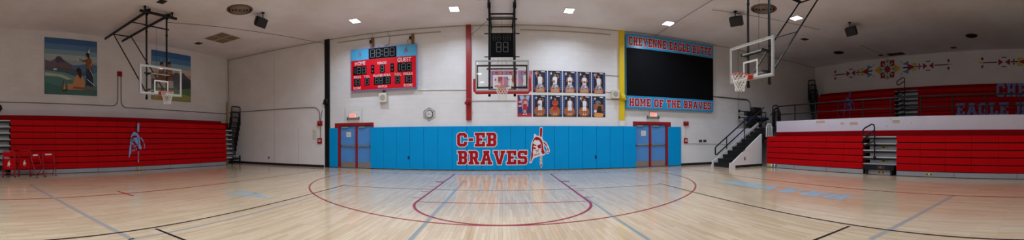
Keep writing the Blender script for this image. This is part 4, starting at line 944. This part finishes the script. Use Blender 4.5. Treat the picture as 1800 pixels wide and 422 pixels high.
def open_chair(label, loc, rotz):
    c = thing('folding_chair', label, 'folding chair', loc, rotz, 'red folding chairs by the left bleachers')
    fr = MB()
    for s in (-1, 1):
        fr.tube([(s*.72, -.55, .05), (s*.72, .35, 2.0), (s*.7, .55, 2.7)], .05, RED_STEEL, 7); fr.tube([(s*.64, .75, .05), (s*.64, -.3, 1.4)], .05, RED_STEEL, 7)
    fr.tube([(-.72, -.45, .3), (.72, -.45, .3)], .035, RED_STEEL, 6).tube([(-.64, .65, .2), (.64, .65, .2)], .035, BLACK, 6).tube([(-.7, .55, 2.7), (.7, .55, 2.7)], .05, RED_STEEL, 7)
    F = fr.build('frame', c)
    for s in (-1, 1): MB().cyl((s*.72, -.56, 0), (s*.72, -.55, .1), .07, RUBBER, 8).build('foot_cap', F)
    MB().box(-.66, -.5, 1.38, .66, .6, 1.48, RED_SEAT).build('seat', c, bevel=.03)
    o = MB().box(-.66, .42, 2.12, .66, .5, 2.72, RED_SEAT).build('backrest', c, bevel=.03)
    MB().box(-.42, .405, 2.5, .42, .42, 2.68, mat('white_label', (206, 206, 214), .5)).build('name_plate', o)
folded_chair('folded red chair with white emblem on its upturned seat, at the left edge', (-39.7, 5.4, 0), LEFT+.06)
folded_chair('folded red chair with white emblem on its upturned seat, second from left', (-40.7, 7.45, 0), LEFT-.1)
open_chair('open red folding chair turned aside, just right of the two folded ones', (-39.7, 8.85, 0), LEFT+.6)
open_chair('open red folding chair facing the court, rightmost of the four red chairs', (-41.0, 10.55, 0), LEFT)
conduit('rubber_bumper', 'round black bumper knob on the left wall at the photo edge', [(XL, 5.0, 8.85), (XL+.35, 5.0, 8.85)], .55, RUBBER, 'bumper')

# ------------------------------------------------------------------ paintings on the left wall
def painting(label, y0, sky, mts, rest, figs):
    o = MB(); W_, H_ = 8.1, 8.15
    o.box(-W_/2, -.08, 0, W_/2, 0, H_, paint((58, 92, 130))); yy = -.084
    k = 0
    for z0, z1, c in sky: k += 1; o.flat([[(-W_/2+.03, z0), (W_/2-.03, z0), (W_/2-.03, z1), (-W_/2+.03, z1)]], yy-.001*k, paint([min(255, int(v*1.12)+6) for v in c]))
    for pts, c in mts+rest: k += 1; o.flat([pts], yy-.003*k, paint([min(255, int(v*1.15)+6) for v in c]))
    figs(o, yy-.003*k-.01)
    return tag(o.build('wall_painting', None, (XL, y0+W_/2, 11.0), LEFT), label, 'painting')
def figs1(o, y):
    sk = paint((196, 138, 92)); br = paint((140, 84, 52)); hr = paint((26, 20, 22)); sk2 = paint((28, 44, 78)); wh = paint((232, 230, 224))
    # seated figure with long dark hair
    o.flat([[(-.6, .75), (2.0, .8), (2.05, 2.0), (1.55, 2.9), (.75, 2.95), (.35, 2.2), (.2, 1.6), (-.6, 1.55)]], y, sk)
    o.flat([[(.6, 3.6), (1.05, 4.1), (1.5, 3.8), (1.55, 2.9), (1.4, 2.4), (1.2, 2.6), (.9, 3.3)]], y-.004, hr)
    o.flat([[(.2, .95), (2.0, .85), (2.0, 1.15), (.3, 1.25)]], y-.004, br)
    # standing figure
    o.flat([[(2.25, .6), (2.5, .5), (2.6, 1.7), (2.35, 1.7)], ], y, br); o.flat([[(3.1, .5), (3.4, .3), (3.3, 1.7), (3.0, 1.7)]], y, br)
    o.flat([[(2.2, 1.5), (3.4, 1.3), (3.35, 2.6), (3.1, 4.1), (2.35, 4.0), (2.25, 2.6)]], y-.004, sk2)
    o.flat([[(2.3, 3.95), (3.1, 4.05), (3.3, 4.9), (3.1, 5.45), (2.7, 5.7), (2.25, 5.3)]], y-.006, br)
    o.flat([[(2.35, 5.3), (1.8, 5.2), (1.6, 5.0), (1.65, 4.9), (2.4, 4.95)]], y-.006, br); o.flat([[(3.1, 5.3), (3.4, 4.8), (3.0, 4.3), (2.9, 4.5), (3.1, 4.9)]], y-.008, sk)
    o.disc(2.45, 6.0, .28, .34, y-.008, br, 12); o.flat([[(2.2, 6.1), (2.4, 6.4), (2.75, 6.3), (2.8, 5.5), (2.65, 5.5)]], y-.01, hr)
    o.flat([[(2.55, 6.3), (2.75, 7.1), (2.85, 6.3)]], y-.012, wh); o.flat([[(2.5, 6.8), (2.55, 7.25), (2.65, 6.9)]], y-.014, paint((40, 30, 30)))
    limb(o, [(2.4, 2.4), (3.0, 2.0), (3.6, 1.5)], .09, y-.012, wh); limb(o, [(2.8, 4.0), (3.4, 2.9)], .08, y-.012, wh)
    limb(o, [(1.2, 5.35), (1.6, 5.15)], .07, y-.012, hr); o.disc(.95, 5.2, .12, .22, y-.012, paint((200, 204, 208)), 8); o.disc(1.05, 5.5, .08, .2, y-.012, paint((190, 196, 204)), 8)
    # small bow and shield bundle
    o.flat([[(-1.45, .45), (-1.3, 2.0), (-1.2, 2.0), (-.6, .5)]], y, paint((60, 44, 36))); o.flat([[(-1.3, .7), (-1.15, 1.9), (-.85, .8)]], y-.004, paint((206, 152, 60)))
    o.disc(-2.5, 3.6, .3, .16, y, paint((196, 204, 208)), 10)
sky1 = [(5.0, 8.1, (46, 84, 132)), (5.0, 7.3, (70, 108, 146)), (5.0, 6.5, (104, 136, 152)), (4.2, 5.8, (140, 156, 158)), (3.6, 5.0, (128, 144, 150))]
m1 = [([(-4.0, 3.4), (-4.0, 4.9), (-3.2, 4.7), (-2.5, 5.1), (-2.2, 5.5), (-1.7, 5.5), (-1.3, 5.1), (-.2, 4.5), (1.2, 3.9), (2.2, 3.4)], (88, 72, 84)), ([(-2.5, 5.1), (-2.2, 5.5), (-1.7, 5.5), (-1.3, 5.1), (-1.0, 4.6), (-1.7, 4.7), (-2.2, 4.5)], (60, 54, 76)), ([(.2, 3.6), (4.02, 3.4), (4.02, 4.6), (2.6, 4.75), (1.2, 4.4), (0, 4.3)], (60, 92, 128)),
      ([(-4.0, 3.2), (-3.0, 3.2), (-1.5, 3.5), (.0, 3.2), (1.6, 3.0), (1.6, 3.5), (-.6, 3.9), (-2.6, 3.9), (-4.0, 3.9)], (62, 70, 74))]
r1 = [([(-4.0, .03), (4.02, .03), (4.02, 3.5), (1.0, 2.6), (-1.2, 3.2), (-4.0, 3.4)], (84, 122, 122)), ([(-4.0, .03), (4.02, .03), (4.02, 1.5), (1.2, 1.9), (-1.2, 2.4), (-4.0, 2.6)], (60, 104, 104)), ([(-4.0, 2.6), (-4.0, 3.1), (-1.5, 2.9), (0, 2.3), (-.6, 2.15), (-2.0, 2.6)], (150, 160, 142)), ([(-4.0, .03), (4.02, .03), (4.02, .8), (.6, 1.0), (-2.0, 1.2), (-4.0, 1.7)], (46, 88, 88))]
painting('square painting of a dark mountain, a seated and a standing figure, on the left wall', 11.62, sky1, m1, r1, figs1)
def figs2(o, y):
    br = paint((122, 72, 48)); rd = paint((150, 60, 44)); hr = paint((30, 24, 26)); sk = paint((170, 116, 84)); wh = paint((198, 190, 184))
    for cx, cz, c in ((-2.1, 4.6, br), (-.6, 4.8, rd)):
        o.flat([[(cx-.75, cz-2.2), (cx+.75, cz-2.2), (cx+.6, cz+.6), (cx+.2, cz+.9), (cx-.2, cz+.9), (cx-.6, cz+.6)]], y, c)
        o.disc(cx, cz+1.3, .36, .45, y-.004, sk, 12); o.flat([[(cx-.42, cz+1.2), (cx-.2, cz+1.85), (cx+.3, cz+1.8), (cx+.45, cz+.9), (cx+.25, cz+1.4)]], y-.006, hr)
        o.flat([[(cx-.1, cz+1.7), (cx-.2, cz+2.4), (cx+.05, cz+1.8)]], y-.008, wh)
    o.flat([[(-1.6, 4.3), (-.3, 4.6), (-.3, 4.9), (-1.6, 4.7)]], y-.008, sk); o.flat([[(-3.0, 2.0), (.3, 2.2), (.2, 3.4), (-2.8, 3.2)]], y-.002, wh)
sky2 = [(5.0, 8.1, (40, 86, 140)), (5.0, 7.2, (66, 112, 156)), (4.4, 6.3, (120, 148, 168)), (3.6, 5.5, (176, 156, 146)), (3.2, 4.6, (160, 128, 118))]
m2 = [([(-4.0, 2.6), (4.02, 2.2), (4.02, 3.9), (3.2, 4.3), (2.4, 5.0), (1.8, 4.7), (.8, 4.9), (-.4, 4.1), (-2.0, 3.6), (-4.0, 3.4)], (54, 58, 70)), ([(1.0, 2.0), (4.02, 2.0), (4.02, 3.3), (2.6, 3.9), (1.8, 3.0)], (40, 48, 58))]
r2 = [([(-4.0, .03), (4.02, .03), (4.02, 2.4), (1.4, 2.0), (-1.0, 2.2), (-4.0, 2.6)], (74, 100, 66)), ([(-4.0, .03), (4.02, .03), (4.02, 1.0), (2.0, 1.3), (-4.0, 1.2)], (128, 128, 64)), ([(-2.8, .1), (-1.0, .1), (-.6, .9), (-2.4, 1.0)], (150, 92, 64))]
painting('square painting of two figures before dark hills, behind the left hoop', 29.27, sky2, m2, r2, figs2)

# ------------------------------------------------------------------ geometric mural on the right wall (local x runs to the right, towards the camera)
MRED = paint((148, 20, 34)); MYEL = paint((214, 172, 38)); MPALE = paint((204, 186, 96)); MBLU = paint((66, 150, 196)); MBLK = paint((22, 20, 22)); MWHT = paint((206, 198, 196))
def mural(label, yc):
    o = MB(); y = -.012
    P = lambda pts, m, l=0: o.flat([pts]if not isinstance(pts[0][0], tuple) else pts, y-.004*l, m)
    P([(-1.5, -1.7), (1.5, -1.7), (1.5, 1.7), (-1.5, 1.7)], MRED)
    P([(-.55, -1.7), (.55, -1.7), (.55, 1.7), (-.55, 1.7)], MWHT, 1); P([(-1.5, -.6), (1.5, -.6), (1.5, .6), (-1.5, .6)], MWHT, 1)
    for a, b_ in ((1, 1), (1, -1), (-1, 1), (-1, -1)):
        P([(a*.5, b_*1.3), (a*1.25, b_*.55), (a*.5, b_*.55)], MBLK, 2); P([(a*.25, b_*.4), (a*.4, b_*.25), (a*1.15, b_*1.1), (a*.95, b_*1.25)], MWHT, 3)
    for a in (0, 1, 2, 3):
        c, s = cos(a*pi/2), sin(a*pi/2); R = lambda pts: [(px*c-pz*s, (px*s+pz*c)*1.12) for px, pz in pts]
        P(R([(1.5, -.45), (1.5, .45), (1.0, 0)]), MBLU, 3); P(R([(1.5, -.8), (2.9 if a % 2 == 0 else 1.85, 0), (1.5, .8)]), MYEL, 0)
    P([((.95 if k % 2 == 0 else .48)*cos(k*pi/8), (1.05 if k % 2 == 0 else .52)*sin(k*pi/8)) for k in range(16)], MRED, 4)
    for s in (-1, 1):
        Q = lambda pts, m, l=0: P([(s*a, b_) for a, b_ in pts], m, l)
        for b_ in (-1, 1):
            Q([(2.9, b_*1.15), (3.05, b_*1.3), (3.2, b_*1.15), (3.05, b_*1.0)], MRED)
            Q([(3.2, b_*.75), (4.5, b_*.28), (4.5, b_*1.25)], MBLU)
            Q([(5.6, b_*.12), (6.3, b_*.3), (6.0, b_*.75), (4.9, b_*.75)], MPALE)
            Q([(6.5, b_*.16), (6.9, b_*.16), (6.7, b_*.75)], MRED)
            Q([(8.0, b_*.75), (8.9, b_*.75), (8.9, b_*.92), (8.0, b_*.92)], MBLK)
            Q([(12.2, b_*.35), (12.5, b_*.68), (12.8, b_*.35), (12.5, b_*.02)] if False else [(12.1, b_*.7), (12.4, b_*1.08), (12.7, b_*.7), (12.4, b_*.32)], MRED)
        Q([(3.3, -.12), (4.6, -.12), (4.6, .12), (3.3, .12)], MBLK, 1)
        Q([(4.3, -.7), (5.9, 0), (4.3, .7)], MRED, 2)
        Q([(5.9, -.1), (7.3, -.1), (7.3, .1), (5.9, .1)], MBLK, 3)
        Q([(7.4, -.6), (8.3, 0), (7.4, .6)], MRED); Q([(9.5, -.6), (8.6, 0), (9.5, .6)], MRED)
        Q([(9.7, -.1), (12.3, -.1), (12.3, .1), (9.7, .1)], MBLK)
        Q([(12.35, -.2), (13.4, 0), (12.35, .2)], MPALE)
    return tag(o.build('wall_mural', None, (XR, yc, 17.8), RIGHT), label, 'mural')
mural('painted geometric star and arrow mural on the right wall above the upper bleachers', 29.4)
mural('partly visible repeat of the arrow mural at the right edge of the right wall', -1.7)

# ------------------------------------------------------------------ ceiling fittings
VENT = paint((158, 138, 118)); VENTD = paint((60, 46, 40)); RINGC = paint((136, 120, 106))
def diffuser(x, y, r, label, m, md):
    t = thing('ceiling_diffuser', label, 'diffuser', (x, y, ZC)); n = 4
    MB().lathe([(r, 0), (r, -.06), (r*.9, -.16), (r*.86, -.02)], (0, 0, 0), paint((104, 88, 76)) if m is VENT else m, 32).build('outer_ring', t)
    MB().lathe([(r*.9, -.01), (0, -.01)], (0, 0, 0), DARK, 32).build('throat', t)
    for k in range(1, n): MB().lathe([(r*(.9-.22*k)+.1, -.02), (r*(.9-.22*k)+.03, -.17), (r*(.9-.22*k)-.05, -.17), (r*(.9-.22*k)-.06, -.02)], (0, 0, 0), md, 28).build('ring', t)
diffuser(-28.6, 29.9, 1.6, 'large round ceiling diffuser with rings at upper left', VENT, RINGC)
diffuser(28.9, 30.3, 1.6, 'large round ceiling diffuser with rings behind the right hoop masts', VENT, RINGC)
diffuser(52.6, 35.3, .95, 'small dark round ceiling diffuser near the right corner', VENTD, DARK)
diffuser(51.9, 10.8, .95, 'small dark round ceiling diffuser nearest the right edge', VENTD, DARK)
def grille(name, x, y, w_, d_, label, nx, ny, m, frame=None, cat='vent'):
    t = thing(name, label, cat, (x, y, ZC)); fr = frame or m
    o = MB().box(-w_/2-.06, -d_/2-.06, -.04, w_/2+.06, d_/2+.06, 0, fr); o.build('vent_frame', t)
    for i in range(nx):
        for j in range(ny):
            g = MB(); gp = .1 if nx > 1 else .04; x0 = -w_/2+w_*i/nx+gp; x1 = -w_/2+w_*(i+1)/nx-gp; y0 = -d_/2+d_*j/ny+gp; y1 = -d_/2+d_*(j+1)/ny-gp
            g.box(x0, y0, -.05, x1, y1, -.04, VENTD if m is VENT else DARK); k = max(3, int((y1-y0)/.16))
            for q in range(k): g.box(x0, y0+(y1-y0)*q/k, -.09, x1, y0+(y1-y0)*(q+.45)/k, -.05, m)
            g.build('vent_panel', t)
grille('ceiling_vent', -38.5, 36.4, 4.1, 4.1, 'square four-panel return vent in the ceiling near the left corner', 2, 2, VENT, paint((214, 204, 192)))
grille('ceiling_vent', -43.2, 35.45, .95, .95, 'small dark square ceiling vent left of the four-panel vent', 1, 1, VENTD)
grille('ceiling_vent', -32.6, 21.4, .9, .8, 'small dark square ceiling vent at the top edge above the left hoop', 1, 1, VENTD)
grille('ceiling_vent', -29.6, 21.3, .9, .8, 'dark square ceiling vent cut by the top edge, right of the left hoop top', 1, 1, VENTD)
grille('ceiling_vent', 42.3, 34.95, 1.0, .8, 'small dark square ceiling vent below the right corner light', 1, 1, VENTD)
grille('ceiling_vent', 59.0, 26.7, 1.6, 3.2, 'long dark rectangular vent in the ceiling above the mural star', 1, 2, VENTD)
grille('ceiling_vent', 58.5, 29.65, .8, .9, 'short dark vent beside the long vent above the mural star', 1, 1, VENTD)
grille('ceiling_vent', 58.2, 15.3, .8, .9, 'small dark ceiling vent above the right part of the mural', 1, 1, VENTD)
def ceiling_speaker(x, y, aim, label):
    t = thing('ceiling_speaker', label, 'speaker', (x, y, ZC), aim); CASE = mat('speaker_case', (20, 22, 27), .45)
    MB().cyl((0, 0, 0), (0, 0, -.08), .22, BLACK).cyl((0, 0, 0), (0, 0, -.75), .06, BLACK).bar((-.45, 0, -.7), (.45, 0, -.7), .1, .06, BLACK).build('bracket', t)
    o = MB(); pr = [(-.85, 0), (.85, 0), (.6, 0), (-.6, 0)]
    vs = []
    for yy, w_, z0, z1 in ((-.55, .85, -1.75, -.62), (-.1, .85, -1.7, -.55), (.55, .45, -1.35, -.7)):
        vs += [(-w_, yy, z0), (w_, yy, z0), (w_, yy, z1), (-w_, yy, z1)]
    o.add(vs, [(0,1,2,3), (11,10,9,8)]+[(4*i+a, 4*(i+1)+a, 4*(i+1)+(a+1) % 4, 4*i+(a+1) % 4) for i in range(2) for a in range(4)], CASE)
    o.f = [q[:] for q in o.f]; c = o.build('cabinet', t, bevel=.08, seg=3); c.rotation_euler.x = radians(30)
    g = MB().box(-.75, -.58, -1.68, .75, -.55, -.7, mat('speaker_grille', (30, 31, 35), .7, bump=.5, bscale=120)).build('grille', c, bevel=.02)
ceiling_speaker(-27.2, 32.6, radians(88), 'black wedge speaker hanging from the ceiling beside the left round diffuser')
ceiling_speaker(26.8, 33.2, radians(-62), 'black speaker hanging from the ceiling left of the right hoop masts')
ceiling_speaker(39.8, 24.9, radians(-95), 'black speaker hanging from the ceiling over the balcony')
conduit('ceiling_conduit', 'pale diagonal conduit on the ceiling leading to the long vent above the mural', [(50.5, 29.5, 20.03), (59.6, 28.9, 20.03)], .06, paint((190, 178, 140)))

# ------------------------------------------------------------------ ceiling lights (real fixtures on a grid over the court)
def light(x, y, label, power=100.):
    t = thing('ceiling_light', label, 'ceiling light', (x, y, ZC), 0, 'LED ceiling lights')
    MB().box(-.6, -.75, -.1, .6, .75, 0, WHITE).build('housing', t, bevel=.02)
    o = MB()
    for i in range(3):
        for j in range(4): o.box(-.52+.355*i, -.66+.335*j, -.115, -.52+.355*i+.3, -.66+.335*j+.28, -.1, LAMP)
    o.build('led_lens', t)
    ld = bpy.data.lights.new('led_light', 'AREA'); ld.shape = 'RECTANGLE'; ld.size = 1.05*S; ld.size_y = 1.3*S; ld.energy = power; ld.color = LCOL; ld.spread = radians(LSPREAD)
    lo = bpy.data.objects.new('led_light', ld); COL.objects.link(lo); lo.parent = t; lo.location = (0, 0, -.14*S)
LCOL = (.73, .86, 1.); LSPREAD = 150; LP = 65.
VISIBLE = {(-18.8, 41.3): 'lit ceiling light nearest the scoreboard', (-5.7, 41.): 'lit ceiling light left of the middle hoop', (8.2, 41.3): 'lit ceiling light right of the middle hoop, above the posters',
           (21.8, 41.5): 'lit ceiling light in front of the video board', (34., 29.5): 'lit ceiling light behind the right hoop, rightmost of the lit ones'}
for (x, y), l in VISIBLE.items(): light(x, y, l, LP)
for y in (29.5, 17.6, 5.8, -6., -18.):
    for x in (-18.8, -5.5, 8.2, 21.8) if y > 10 else (-18.8, -5.5, 8.2): light(x, y, 'lit ceiling light above the frame over the court', LP)

wd = bpy.data.worlds.new('World'); scene.world = wd; wd.use_nodes = True
wd.node_tree.nodes['Background'].inputs['Color'].default_value = (.02, .02, .022, 1); wd.node_tree.nodes['Background'].inputs['Strength'].default_value = .3

# ------------------------------------------------------------------ camera: a stitched (cylindrical) panorama taken at half court
cd = bpy.data.cameras.new('Camera'); cam = bpy.data.objects.new('Camera', cd); COL.objects.link(cam); scene.camera = cam
FPX, CX, HY = 604., 883., 244.2
cd.type = 'PANO'; cd.panorama_type = 'CENTRAL_CYLINDRICAL'
half = 900/FPX
cd.central_cylindrical_range_u_min = -half; cd.central_cylindrical_range_u_max = half
cd.central_cylindrical_range_v_min = -(422-HY)/FPX; cd.central_cylindrical_range_v_max = HY/FPX
cd.central_cylindrical_radius = 1.
cd.clip_start = .05; cd.clip_end = 200
yaw = (900-CX)/FPX
M = Matrix.Rotation(radians(0), 4, 'Y') @ Matrix.Rotation(.0041, 4, 'Y') @ Matrix.Rotation(-yaw, 4, 'Z') @ Matrix.Rotation(pi/2, 4, 'X')
M.translation = (0, 0, 4.36*S); cam.matrix_world = M

vs = scene.view_settings; vs.view_transform = 'Standard'; vs.look = 'None'; vs.gamma = 1.; vs.exposure = 0.; vs.use_curve_mapping = False
scene.render.film_transparent = False
try:
    scene.cycles.max_bounces = 10; scene.cycles.diffuse_bounces = 5; scene.cycles.glossy_bounces = 4; scene.cycles.transparent_max_bounces = 12
    scene.cycles.sample_clamp_indirect = 6.; scene.cycles.use_denoising = True; scene.cycles.caustics_reflective = False; scene.cycles.caustics_refractive = False
except Exception: pass
